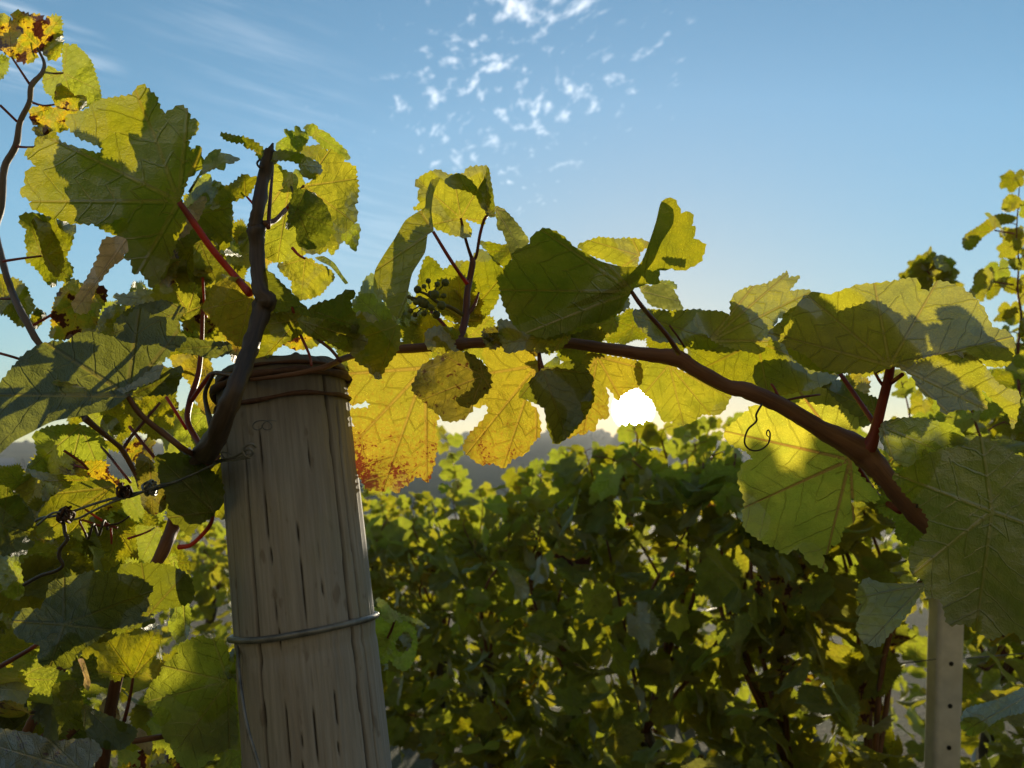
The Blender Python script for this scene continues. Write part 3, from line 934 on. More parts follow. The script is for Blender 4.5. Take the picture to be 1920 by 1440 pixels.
C([(507,281,.71),(503,300,.71),(493,340,.71),(485,387,.70),(480,420,.70),(481,432,.70),(482,467,.70),(484,517,.69),(492,552,.68),(499,562,.68),(490,583,.68),(478,627,.665),(464,667,.645),(447,713,.62),(430,757,.615),(407,813,.63),(385,850,.66)],
  [21,24,23,25,28,35,27,26,31,42,34,30,32,34,38,40,42], 'dark', sides=14, sub=5, rough=.28)
C([(512,268,.71),(509,276,.71),(506,290,.71)], [3,9,16], 'dark', sides=7, rough=.3)
C([(488,298,.70),(482,306,.70),(487,314,.70),(494,312,.70)], 4, 'dark', name='tendril')
C([(495,420,.70),(505,418,.71),(520,410,.72),(535,392,.74)], [14,12,9,7], 'brown')
C([(503,428,.70),(506,380,.72),(512,310,.76)], [8,7,4], 'stalk')
C([(385,850,.66),(360,864,.67),(340,840,.70),(300,806,.71)], [30,18,12,11], 'dark')
C([(395,855,.665),(375,880,.70),(355,900,.75),(325,985,.76),(307,1030,.74),(278,1085,.74),(255,1140,.75),(215,1290,.78),(190,1440,.8)], [34,28,24,26,25,20,20,22,24], 'brown', sides=10, rough=.12)
C([(383,855,.67),(372,830,.72),(352,790,.74),(357,750,.76),(372,700,.78),(378,640,.80),(380,580,.8)], [14,12,11,12,10,8,7], 'stalk')
C([(355,757,.76),(385,715,.75),(400,700,.74),(430,702,.70),(447,705,.64)], [9,9,9,8,7], 'stalk')
C([(398,800,.67),(388,765,.72),(385,735,.74),(400,702,.74)], [14,9,8,6], 'dark')
C([(160,785,.72),(178,800,.73),(215,830,.75),(230,845,.76),(255,890,.77),(262,915,.76)], [14,11,9,10,9,7], 'brown')
C([(230,843,.76),(245,820,.77),(262,800,.78),(300,755,.80)], [7,6,6,5], 'stalk')
C([(243,800,.79),(275,840,.77),(300,870,.76)], [6,6,6], 'red')
C([(312,745,.77),(325,765,.76),(350,805,.75)], [6,6,6], 'red')
C([(120,845,.75),(150,865,.76),(165,880,.77)], 5, 'red')
C([(245,905,.77),(205,855,.79),(190,838,.8)], [5,5,4], 'stalk')
C([(70,90,.895),(83,118,.89),(78,138,.88),(59,160,.87),(55,192,.87),(38,228,.87),(30,273,.87),(8,317,.87),(3,387,.87),(-8,430,.87),(0,472,.86),(13,520,.85),(22,545,.85),(33,572,.84),(50,603,.83),(72,642,.82),(120,700,.82),(160,785,.80)],
  [4,6,8,10,9,10,12,13,12,12,12,12,12,13,14,12,12,12], 'grey', sides=9, rough=.15)
for a in ([(0,197,.86),(32,228,.87)], [(0,560,.86),(22,560,.85)], [(-10,660,.8),(20,668,.8),(45,676,.8)]):
    C(a, 5, 'stalk', name='petiole')
C([(117,1250,.74),(91,1300,.75),(52,1370,.76),(20,1450,.77)], [18,18,19,20], 'brown', rough=.12)
C([(170,1340,.78),(120,1385,.78),(80,1440,.78)], [16,17,18], 'brown')
C([(-5,1270,.70),(5,1320,.70),(18,1375,.7)], [10,10,11], 'stalk')
C([(250,1390,.72),(280,1385,.72),(320,1378,.74)], [11,11,11], 'brown')
C([(110,1350,.74),(90,1370,.75),(60,1395,.75)], [6,6,6], 'stalk')
C([(160,1000,.74),(150,975,.74),(185,985,.74),(205,985,.74),(220,990,.74)], [4,4,5,5,5], 'stalk', name='petiole')
C([(143,937,.745),(160,955,.74),(205,985,.74)], [3,4,5], 'red', name='petiole')
C([(205,985,.74),(225,980,.74),(243,968,.74)], [5,4,3], 'tendril', name='tendril')
C([(208,990,.74),(209,1003,.74),(209,1020,.74)], 4, 'red', name='petiole')
C([(115,968,.70),(120,985,.70),(122,1000,.695),(126,1012,.69),(113,1030,.69),(111,1045,.69),(118,1060,.69),(104,1071,.695),(80,1078,.70),(60,1088,.71),(46,1096,.72)], [6,7,7,7,7,7,6,7,7,7,8], 'tendril', name='tendril', sides=7)
coil = []
for i in range(26):
    t = i / 25
    a = t * 4.2 * math.pi
    coil.append((160 + 42 * t, 1000 - 14 * t + 12 * math.sin(a), .735 + .006 * math.cos(a)))
C(coil, 5, 'tendril', name='tendril', sides=6, sub=3)
C([(575,598,.69),(590,630,.69),(620,655,.69),(640,680,.69)], 6, 'stalk')
C([(548,575,.70),(556,610,.70),(580,665,.68),(584,685,.66)], [6,6,5,5], 'red')
C([(380,520,.78),(383,570,.79),(387,595,.80)], [5,5,5], 'red', name='petiole')
C([(165,880,.77),(140,872,.78)], 4, 'red', name='petiole')

# ------------------------------------------------------------------ front vine right of the post
VR = thing('grapevine', 'golden autumn grapevine whose cane arches down to the right in front of the sun', 'grapevine', (0.62, 0.80, 0.0))


def Rr(d, outline, j=None, mat='green', **k):
    return traced_leaf(VR, d, outline, j, mat, **k)


Rr(.82, [(778,343),(793,328),(820,318),(840,327),(870,325),(877,315),(897,312),(915,313),(920,347),(923,390),(912,403),(907,422),(893,417),(870,410),(880,423),(885,437),(877,445),(860,443),(840,438),(827,432),(815,427),(807,413),(797,393),(775,393),(787,380),(783,367),(787,353)], (864,409), 'yellow', veins=[(790,345),(850,325),(910,330),(815,420),(908,415)], amp=2, pitch=10, g=(.01,-.02), stalk=[(871,440),(878,465),(885,485)], sw=6, smat='stalk')
Rr(.785, [(833,340),(850,327),(867,327),(887,343),(897,357),(910,380),(917,402),(900,384),(893,367),(873,357),(847,352)], (910,398), 'green', amp=1.2, g=(.02,.06))
Rr(.80, [(915,313),(920,340),(924,360),(928,407),(913,403),(903,373),(897,352),(907,337)], (916,402), 'dark', amp=0.8, g=(.06,.02), stalk=[(908,412),(900,440),(893,480),(885,488)], sw=6, smat='stalk')
Rr(.80, [(927,387),(938,389),(950,397),(973,423),(990,447),(990,457),(963,480),(953,462),(947,447),(942,433),(933,430),(932,413)], (930,392), 'pale', amp=1, g=(.03,.07))
Rr(.74, [(797,388,0),(787,395,0),(760,413,0),(740,447,0),(720,477,0),(703,507,0),(700,537),(707,553),(723,567),(737,590),(750,597),(763,557,0),(773,513,0),(797,473,0),(802,440,0),(813,433,0),(809,397,0),(813,363,0),(825,333),(815,336),(807,340,0),(799,363,0)], (812,434), 'green', g=(-.08,.04), cup=.0, wave=.004, veins=[(750,585),(790,400),(715,500)], amp=1.5, pitch=12, stalk=[(840,480),(860,510),(876,532)], sw=7, label='long folded leaf hanging on edge')
Rr(.86, [(660,567),(672,555),(683,525),(700,513),(705,550),(740,595),(745,625),(720,655),(700,665),(668,598)], (735,620), 'lime', amp=2.2, pitch=10)
Rr(.84, [(655,592),(680,585),(705,595),(710,615),(690,635),(665,640),(650,610)], (700,615), 'yellow', amp=2)
Rr(.88, [(800,480),(820,493),(830,507),(847,497),(860,490),(880,490),(900,467),(923,483),(943,507),(937,533),(933,563),(907,600),(887,613),(867,607),(840,600),(820,580),(800,590),(780,563),(787,513)], (870,600), 'green', amp=2, pitch=10, g=(.0,.02))
Rr(.90, [(795,580),(830,600),(870,615),(880,650),(850,665),(810,655),(780,640),(770,600)], (860,640), 'yellow', amp=2, pitch=10)
Rr(.845, [(897,453),(923,455),(940,459),(953,460),(960,480),(950,500),(930,493),(913,470)], (955,470), 'green', amp=1.2, g=(.03,.04))
Rr(.66, [(937,537),(933,517),(960,487),(963,473),(993,457),(1000,440),(1023,428),(1047,437),(1063,450),(1073,460,0),(1097,473,0),(1127,490,0),(1167,500,0),(1195,500,0),(1205,512,0),(1190,540,0),(1167,573),(1133,600),(1100,607),(1067,620),(1017,633),(967,613),(943,567)], (1185,548), 'green', g=(.02,.035), cup=.015, wave=.007, veins=[(945,545),(1020,435),(1000,620),(1130,485)], amp=2.0, pitch=14,
   stalk=[(1200,570,.68),(1215,588,.70),(1250,628,.72),(1272,662,.745)], sw=9, smat='stalk', label='wide grey-green leaf crossing the skyline',
   more=[([(1240,378,0),(1257,370),(1270,383),(1277,400),(1293,397),(1300,410),(1297,423),(1305,428),(1300,447),(1317,455),(1323,463),(1317,480),(1310,493),(1280,507),(1260,503),(1237,507),(1233,533,0),(1213,533,0),(1190,540,0),(1205,512,0),(1215,480,0),(1225,455,0),(1233,420,0)], .02, (.03,.0)),
         ([(1240,378,0),(1262,392,0),(1262,420,0),(1240,455,0),(1225,490,0),(1195,525,0),(1150,552,0),(1100,572,0),(1060,578,0),(1090,563,0),(1140,543,0),(1175,520,0),(1203,490,0),(1217,455,0),(1230,415,0)], -.022, (.02,.02))])
Rr(.73, [(1083,460),(1107,450),(1127,445),(1153,448),(1183,447),(1207,450),(1217,460),(1200,473),(1193,500),(1167,500),(1133,487),(1100,475)], (1200,480), 'yellow', amp=1.8, pitch=10, g=(.02,-.03))
Rr(.84, [(1197,533),(1220,537),(1233,530),(1260,540),(1277,570),(1280,582),(1250,580),(1220,572),(1207,553)], (1200,545), 'pale', amp=1.2, g=(.02,.06))
Rr(.87, [(1233,527),(1257,527),(1270,537),(1265,542),(1250,537),(1237,533)], (1237,529), 'lime', amp=1.5, pitch=7)
Rr(.80, [(1187,583),(1220,580),(1250,583),(1282,582),(1317,582),(1330,620),(1345,650),(1310,655),(1290,650),(1260,640),(1230,640),(1195,610)], (1190,590), 'green', amp=1.5, g=(-.02,-.05))
Rr(.83, [(1060,600),(1100,595),(1140,590),(1160,605),(1150,625),(1120,640),(1080,640),(1050,632)], (1150,600), 'yellow', amp=2)
Rr(.82, [(960,600),(1000,612),(1040,615),(1060,640),(1030,660),(990,650),(965,640)], (1050,640), 'green', amp=2)
# hanging golden leaves under the cane
Rr(.755, [(653,675),(660,652),(700,642),(760,645),(800,650),(806,655),(800,680),(780,708),(788,735),(800,757),(822,778),(815,800),(820,830),(815,860),(808,890),(800,905),(790,895),(778,893),(768,905),(752,915),(742,925),(728,912),(715,922),(700,915),(690,918),(678,900),(665,880),(658,862),(665,850),(651,830),(655,805),(665,800),(656,770),(675,766),(690,766),(694,758),(686,751),(656,756)], (797,690), 'red', g=(.0,-.01), veins=[(665,700),(665,830),(720,910),(800,890)], amp=2.4, pitch=12, cup=.012, label='golden leaf with dark red blotches beside the post')
Rr(.69, [(773,727),(787,692),(800,680),(827,667),(853,660),(880,663),(907,683),(920,710),(917,730),(900,747),(887,760),(880,775),(862,787),(840,790),(825,780),(800,757),(782,742)], (905,705), 'spotted', amp=2.6, pitch=13, g=(.02,.03), label='dull olive leaf with brown stains')
Rr(.76, [(905,660),(920,648),(940,637),(985,640),(1003,670),(1009,690),(1002,720),(987,750),(1008,772),(1013,812),(995,835),(985,850),(960,860),(945,878),(925,868),(900,870),(880,855),(868,840),(880,815),(895,800),(915,775),(912,756),(895,765),(880,752),(913,730),(918,705)], (1006,686), 'orange', veins=[(915,700),(880,845),(945,870),(1005,810)], amp=2.2, pitch=12, label='golden leaf with rusty speckles')
Rr(.74, [(905,620),(930,613),(947,622),(945,640),(925,655),(910,645)], (940,618), 'spotted', amp=2, pitch=7)
Rr(.77, [(980,645),(1000,640),(1018,640),(1020,655),(1008,668),(992,660)], (1018,642), 'red', amp=1.5, pitch=8)
Rr(.71, [(1020,689),(1031,691),(1047,685),(1068,677),(1089,681),(1097,689),(1106,700),(1114,714),(1106,722),(1110,750),(1087,752),(1089,768),(1093,785),(1077,800),(1064,820),(1043,833),(1035,825),(1025,795),(1020,765),(990,750),(972,743),(981,727),(1002,706)], (1018,690), 'dark', amp=1.5, pitch=13, veins=[(1100,700),(1060,815),(980,738)], stalk=[(1012,670),(1010,650)], sw=7, smat='stalk')
Rr(.80, [(1091,681),(1106,662),(1131,666),(1195,677),(1205,700),(1200,722),(1180,732),(1165,742),(1157,752),(1150,738),(1143,731),(1138,722),(1136,727),(1141,747),(1139,760),(1141,770),(1139,785),(1122,785),(1118,797),(1114,810),(1104,806),(1093,816),(1085,812),(1064,822),(1060,800),(1085,765),(1080,720)], (1120,668), 'orange', veins=[(1095,810),(1160,740),(1070,760),(1200,690)], amp=1.5, pitch=10)
Rr(.79, [(1196,676),(1216,679),(1252,683),(1272,693),(1320,714),(1373,733),(1367,750),(1357,770),(1343,778),(1317,777),(1300,790),(1277,797),(1260,790),(1243,790),(1234,772),(1222,750),(1208,738),(1198,725),(1190,700)], (1255,684), 'yellow', veins=[(1210,735),(1280,790),(1365,745),(1330,775)], amp=1.6, pitch=10)
Rr(.86, [(1005,690),(1020,685),(1045,668),(1050,682),(1035,715),(1020,700)], (1010,690), 'lime', amp=1)
Rr(.70, [(668,600),(700,606),(735,600),(750,620),(748,650),(738,668),(722,690),(710,712),(700,704),(690,690),(672,680),(660,660),(655,630)], (742,612), 'green', amp=2.2, pitch=11, g=(.0,.04), veins=[(708,708),(660,640)])
Rr(.72, [(935,600),(1000,612),(1065,618),(1066,640),(1030,662),(985,655),(950,662),(938,635)], (1060,625), 'green', amp=2, g=(.0,-.03))
Rr(.73, [(800,620),(830,612),(862,622),(850,645),(860,660),(828,664),(800,650)], (855,640), 'yellow', amp=2)
# right end
Rr(.77, [(1365,650),(1340,640),(1326,628),(1300,605),(1313,583),(1357,585),(1369,592),(1371,562),(1382,547),(1412,536),(1438,532),(1472,512),(1476,508),(1479,521),(1500,517),(1490,532),(1479,547),(1500,543),(1520,545),(1517,555),(1489,583),(1481,598),(1459,596),(1446,626),(1429,661),(1410,661)], (1330,640), 'yellow', g=(.03,-.02), veins=[(1475,515),(1515,550),(1370,590),(1440,640)], amp=1.6, pitch=11)
Rr(.69, [(1528,547,0),(1558,552),(1575,546),(1614,534),(1670,529),(1709,521),(1722,527),(1726,542),(1743,547),(1756,527),(1795,536),(1825,557),(1847,583),(1860,613),(1890,622),(1903,644),(1894,682),(1860,688),(1830,676),(1774,662),(1705,677),(1660,692),(1600,700),(1540,690),(1510,665),(1470,645),(1440,625),(1489,583),(1502,562),(1515,553)], (1668,686), 'yellow', g=(.005,-.02), cup=.02, wave=.007, veins=[(1520,560),(1500,640),(1640,535),(1745,550),(1885,635)], amp=2.0, pitch=14, label='huge golden leaf at the right skyline')
Rr(.665, [(1679,684),(1705,670),(1774,652),(1834,674),(1873,721),(1911,738),(1907,781),(1898,805),(1890,777),(1860,747),(1838,728),(1851,760),(1847,768),(1825,768),(1795,768),(1769,775),(1756,751),(1730,738),(1709,704)], (1680,684), 'yellow', g=(.0,-.03), veins=[(1770,765),(1845,765),(1905,790)], amp=1.8, pitch=12, cup=.01)
Rr(.79, [(1358,809),(1390,781),(1404,770),(1408,762),(1425,760),(1450,742),(1485,725),(1532,721),(1567,751),(1593,777),(1610,788),(1606,807),(1601,837),(1600,862),(1614,893),(1644,923),(1649,941),(1619,938),(1601,936),(1591,928),(1601,958),(1601,981),(1582,988),(1573,1018),(1558,1022),(1550,1040),(1541,1038),(1552,1072),(1532,1059),(1515,1053),(1498,1027),(1487,1031),(1470,1037),(1451,1025),(1429,1014),(1397,992),(1393,966),(1397,941),(1384,898),(1395,867),(1412,861),(1399,846),(1365,829)], (1594,862), 'tall', g=(.01,-.005), cup=.012, veins=[(1365,810),(1400,950),(1545,1060),(1500,735),(1600,960)], amp=2.4, pitch=13,
   stalk=[(1610,880),(1644,928),(1687,958,.745)], sw=11, label='broad hanging leaf with red veins, glowing pale yellow')
Rr(.83, [(1515,708),(1567,712),(1619,738),(1644,747),(1657,764),(1640,790),(1615,800),(1585,770),(1550,735)], (1640,770), 'green', amp=1.8, pitch=10)
Rr(.745, [(1655,792),(1700,783),(1740,787),(1791,800),(1815,830),(1790,850),(1760,872),(1720,880),(1690,870),(1665,850),(1650,820)], (1655,800), 'lime', amp=1.8, pitch=12, g=(.03,.0))
Rr(.76, [(1600,850),(1640,860),(1670,870),(1660,885),(1665,905),(1650,915),(1630,890)], (1650,860), 'lime', amp=2, pitch=9)
Rr(.60, [(1673,893),(1700,880),(1740,852),(1785,840),(1815,835),(1823,824),(1842,820),(1873,835),(1920,860),(1975,880),(1975,1200),(1920,1202),(1902,1184),(1880,1190),(1856,1197),(1810,1170),(1778,1170),(1764,1124),(1735,1117),(1735,1087),(1709,1076),(1705,1040),(1722,1018),(1738,1000),(1742,975),(1730,955),(1722,945),(1705,935),(1690,915)], (1860,960), 'green', g=(.02,.02), cup=.02, wave=.009, veins=[(1690,895),(1840,825),(1720,1070),(1830,1180),(1970,1000)], amp=2.2, pitch=15, label='nearest leaf, large and dull green at the right edge')
Rr(.67, [(1622,1085),(1650,1092,0),(1700,1094,0),(1735,1094),(1719,1124),(1691,1165),(1668,1188),(1645,1213),(1618,1202),(1606,1174),(1613,1156),(1604,1147),(1615,1133),(1604,1117)], (1733,1096), 'pale', g=(.05,-.02), veins=[(1610,1120),(1630,1205)], amp=2, pitch=12, label='pale silvery leaf seen from below')
Rr(.68, [(1801,1362),(1810,1330),(1870,1312),(1920,1289),(1960,1275),(1960,1325),(1920,1335),(1879,1345),(1824,1381),(1812,1372)], (1950,1290), 'lime', g=(.0,-.10), amp=1.5, label='pale leaf tip low at the right edge')
Rr(.80, [(1330,622),(1420,662),(1450,622),(1500,640),(1560,690),(1580,700),(1545,722),(1480,738),(1420,745),(1360,722),(1310,692),(1290,660)], (1420,640), 'green', amp=1.5, g=(.0,-.04), veins=[(1320,690),(1440,740),(1560,700)])
Rr(.86, [(1400,690),(1440,680),(1480,690),(1500,730),(1460,760),(1420,750),(1390,720)], (1480,700), 'lime', amp=2)
Rr(.84, [(1480,715),(1530,700),(1560,720),(1540,760),(1500,750)], (1500,710), 'green', amp=2)
Rr(.88, [(1270,600),(1330,590),(1380,610),(1400,650),(1350,670),(1300,660),(1270,640)], (1300,600), 'green', amp=2)
# more added leaves, hidden on the sunny side to cast shade forward
behind(VR, .69, .745, [(1489,585),(1510,562),(1530,562),(1560,587),(1600,575),(1650,562),(1690,600),(1728,640),(1700,672),(1610,694),(1540,684),(1500,650)])
behind(VR, .69, .74, [(1770,600),(1840,600),(1880,635),(1885,678),(1840,672),(1790,650)])
behind(VR, .66, .72, [(950,540),(960,495),(1010,445),(1060,460),(1150,510),(1180,555),(1100,600),(1010,625),(955,600)])
behind(VR, .71, .765, [(990,705),(1050,690),(1095,700),(1108,745),(1085,790),(1045,828),(1028,780)], 'dark')
behind(VR, .79, .86, [(1400,985),(1470,930),(1560,950),(1590,985),(1560,1040),(1480,1030)])


def D(px, wd, mat='dark', name='cane', **k):
    return pstem(name, px, wd, BARK[mat], VR, **k)


D([(470,712,.695),(520,706,.69),(565,699,.688),(612,687,.695),(645,672,.725),(690,660,.755),(740,655,.76),(823,650,.77),(860,645,.77),(883,643,.775),(960,640,.78),(1060,643,.785),(1133,653,.785),(1200,663,.78),(1268,672,.775),(1300,690,.77),(1360,723,.765),(1403,734,.76),(1472,764,.755),(1537,803,.75),(1610,843,.745),(1640,872,.74),(1666,902,.735),(1718,958,.73),(1765,1001,.725),(1850,1080,.72),(1980,1180,.72)],
  [7,9,10,11,12,14,16,19,26,20,20,21,22,25,34,27,27,32,31,34,50,44,38,46,45,52,50], 'brown', sides=16, sub=6, rough=.16)
D([(1620,846,.74),(1630,835,.738),(1640,811,.735),(1653,760,.73),(1666,708,.725),(1670,684,.72)], [34,30,20,18,17,16], 'red', sides=10)
D([(1640,795,.735),(1610,751,.76),(1575,700,.78)], [10,9,8], 'red', name='petiole')
D([(1668,720,.727),(1692,702,.70)], [8,8], 'red', name='petiole')
D([(1655,722,.73),(1648,712,.73),(1640,697,.74)], [6,6,5], 'red', name='petiole')
D([(1641,699,.738),(1652,694,.735),(1658,688,.735)], [5,4,3], 'stalk', name='tendril')
D([(1477,750,.755),(1500,745,.76),(1537,740,.77)], [5,5,4], 'stalk', name='petiole')
D([(1460,745,.755),(1452,728,.76),(1446,720,.765)], [6,5,4], 'red', name='petiole')
D([(1429,757,.745),(1418,777,.74),(1418,790,.74),(1402,806,.74),(1396,829,.74),(1406,843,.742),(1424,844,.744),(1440,832,.746),(1444,814,.748),(1440,806,.748),(1437,814,.746),(1442,820,.744)], [4,4,4,3.6,3.4,3.4,3.4,3.2,3,2.6,2.4,2], 'tendril', name='tendril', sides=6)
D([(1718,952,.715),(1727,930,.715),(1735,925,.715),(1752,928,.715),(1762,934,.715),(1758,940,.715),(1750,936,.715)], 3.5, 'tendril', name='tendril', sides=6)
D([(1722,950,.715),(1730,930,.715),(1740,945,.712)], 6, 'stalk', name='petiole')
D([(852,644,.77),(865,625,.78),(873,593,.79),(876,550,.795),(880,527,.80),(886,495,.80),(885,484,.80)], [18,15,14,12,12,12,10], 'stalk', sides=10)
D([(873,593,.79),(888,575,.795),(898,548,.80)], [9,7,4], 'stalk', name='petiole')
D([(852,640,.77),(835,612,.785),(808,583,.80)], [8,7,6], 'red', name='petiole')
D([(1010,640,.775),(1012,690,.77),(1016,720,.765)], [8,7,5], 'stalk', name='petiole')
D([(1255,610,.77),(1270,630,.77),(1283,650,.775)], [4,4,4], 'stalk', name='petiole')
# the small unripe bunch
gc = link_mesh('grape_cluster', bpy.data.meshes.new('grape_cluster'), None, VR)
bm = bmesh.new()
tube_into(bm, [at(873, 594, .79), at(848, 578, .785), at(822, 568, .78), at(800, 552, .78), at(780, 545, .78)], [.0022, .002, .0018, .0014, .001], 7)
GR = [(835,530,13),(820,533,9),(815,552,15),(783,543,13),(795,537,8),(803,527,9),(832,555,9),(828,573,15),(818,590,14),(792,567,17),(773,560,8),(767,557,7),(780,567,10),(770,583,9),(797,570,15),(807,550,9),(787,560,10),(808,577,11),(778,590,9),(795,588,10)]
for x, y, r in GR:
    tube_into(bm, [at(x, y, .775), at(x * .6 + 808 * .4, y * .6 + 562 * .4, .781)], [.0007, .0007], 5)
gc.data = bm_mesh('grape_cluster', bm)
gc.data.materials.append(BARK['greenstalk'])
for i, (x, y, r) in enumerate(GR):
    bm = bmesh.new()
    bmesh.ops.create_icosphere(bm, subdivisions=3, radius=r * 0.5 / F * .775 * 1.15)
    for v in bm.verts:
        v.co *= 1 + 0.04 * noise.noise(v.co * 300 + Vector((i, 0, 0)))
        v.co += at(x, y, .775 - 0.004 * ((i * 7) % 5 - 2))
    link_mesh('grape', bm_mesh('grape', bm), GRAPE, gc)


# ------------------------------------------------------------------ many leaves: templates and placing
TPL = []          # (verts Nx3, faces, vein uv, blade uv) for dense meshes
TME = []          # the same as meshes for single leaves
_r = random.Random(5)
for i in range(7):
    me = free_leaf_mesh('leaf', random.Random(100 + i), 1.0, 0.17, None, lobed=_r.uniform(.5, 1.3), pitch=0.14, amp=0.05)
    V = np.array([v.co for v in me.vertices])
    Fs = [tuple(p.vertices) for p in me.polygons]
    U1 = np.array([u.uv for u in me.uv_layers['vein'].data])
    U2 = np.array([u.uv for u in me.uv_layers['blade'].data])
    TPL.append((V, Fs, U1, U2))
    TME.append(me)
_tmat = {}


def single_leaf_mesh(i, mat):
    """leaf template i with its material; one mesh shared by all copies"""
    k = (i, mat)
    if k not in _tmat:
        me = TME[i].copy()
        me.name = 'leaf'
        me.materials.append(LM[mat])
        _tmat[k] = me
    return _tmat[k]


def leaf_frame(pos, rng, R, face=None, spread=1.0, tipdown=1.0):
    """4x4 for a hanging leaf; face: mean direction of its upper side"""
    n = Vector(face) if face else Vector((0, 0, 1))
    n = (n.normalized() + Vector((rng.gauss(0, .55), rng.gauss(0, .55), rng.gauss(0, .45))) * spread).normalized()
    y = Vector((rng.gauss(0, .5), rng.gauss(0, .5), -tipdown + rng.gauss(0, .4)))
    y = (y - n * y.dot(n))
    if y.length < 1e-3:
        y = n.orthogonal()
    y.normalize()
    x = y.cross(n)
    M = Matrix((x, y, n)).transposed().to_4x4() @ Matrix.Scale(R, 4)
    M.translation = pos
    return M


def foliage_mesh(name, items, mats, parent):
    """items: (matrix, template index, material name): the leaves nobody could count, as one part"""
    names = sorted(set(m for _, _, m in items))
    Vs, Fs, A, B, MI = [], [], [], [], []
    base = 0
    for M, ti, mn in items:
        V, F_, U1, U2 = TPL[ti]
        m = np.array(M)
        Vs.append(V @ m[:3, :3].T + m[:3, 3])
        Fs.extend(tuple(i + base for i in f) for f in F_)
        A.append(U1)
        B.append(U2)
        MI.extend([names.index(mn)] * len(F_))
        base += len(V)
    me = bpy.data.meshes.new(name)
    me.from_pydata(np.concatenate(Vs).tolist(), [], Fs)
    me.uv_layers.new(name='vein').data.foreach_set('uv', np.concatenate(A).ravel())
    me.uv_layers.new(name='blade').data.foreach_set('uv', np.concatenate(B).ravel())
    for nme in names:
        me.materials.append(LM[nme])
    me.polygons.foreach_set('material_index', MI)
    me.polygons.foreach_set('use_smooth', [True] * len(MI))
    me.update()
    o = link_mesh(name, me, None, parent)
    o['kind'] = 'stuff'
    return o


def place_leaf(parent, M, ti, mn):
    o = bpy.data.objects.new('leaf', single_leaf_mesh(ti, mn))
    COL.objects.link(o)
    o.parent = parent
    o.matrix_parent_inverse = Matrix.Identity(4)
    o.matrix_basis = Matrix.Translation(-Vector(parent.location)) @ M
    return o


TOSUN = Vector((SUN.x, SUN.y, 0.0))


def pick(rng, table):
    t = rng.random() * sum(wt for _, wt in table)
    for m, wt in table:
        t -= wt
        if t <= 0:
            return m
    return table[0][0]


# fill behind the traced leaves of the two front vines
def fill(parent, regions, seed, table):
    rng = random.Random(seed)
    items = []
    for (x0, y0, x1, y1, n, d0, d1, R0, R1) in regions:
        for _ in range(n):
            p = at(rng.uniform(x0, x1), rng.uniform(y0, y1), rng.uniform(d0, d1))
            items.append((leaf_frame(p, rng, rng.uniform(R0, R1), (TOSUN.x * .9, TOSUN.y * .9, .5)), rng.randrange(len(TPL)), pick(rng, table)))
    return foliage_mesh('foliage', items, None, parent)


fill(VL, [(20, 860, 300, 1080, 34, .84, 1.05, .035, .06), (-40, 1080, 300, 1480, 50, .80, 1.1, .04, .065),
          (310, 1190, 430, 1440, 8, .85, 1.0, .035, .05), (100, 560, 420, 860, 32, .88, 1.05, .03, .05),
          (370, 390, 480, 560, 8, .86, .98, .03, .045), (130, 720, 330, 780, 5, .9, 1.0, .03, .045),
          (-30, 1200, 120, 1440, 10, .66, .8, .035, .05),
          (270, 400, 370, 500, 5, .78, .86, .03, .045)],
     11, [('green', 4), ('lime', 4), ('yellow', 2), ('dark', 1), ('brown', .6)])
fill(VR, [(1420, 640, 1660, 760, 9, .86, 1.0, .03, .045), (1000, 560, 1280, 640, 10, .82, .95, .03, .045),
          (700, 560, 900, 640, 8, .88, 1.0, .03, .045), (1690, 830, 1930, 1050, 12, .72, .9, .035, .055)],
     12, [('green', 4), ('lime', 3), ('yellow', 3), ('orange', 1)])

# ------------------------------------------------------------------ wooden post
pt = at(527, 690, .765)
pb = at(597, 1440, .712)
axis = (pt - pb).normalized()
base_pt = pb - axis * ((pb.z - 0.0) / axis.z) - axis * .25
POST = thing('wooden_post', 'weathered round wooden vineyard post with long drying cracks, wrapped by a wire', 'post', (base_pt.x, base_pt.y, 0.0))
rngp = random.Random(3)
plen = (pt - base_pt).length
ax_x = Vector((1, 0, 0))
ax_x = (ax_x - axis * ax_x.dot(axis)).normalized()
ax_y = axis.cross(ax_x)          # points away from the camera side or towards it


def post_r(t):
    # radius along the post, t metres below the top
    return 0.0615 + 0.0068 * t / 0.6


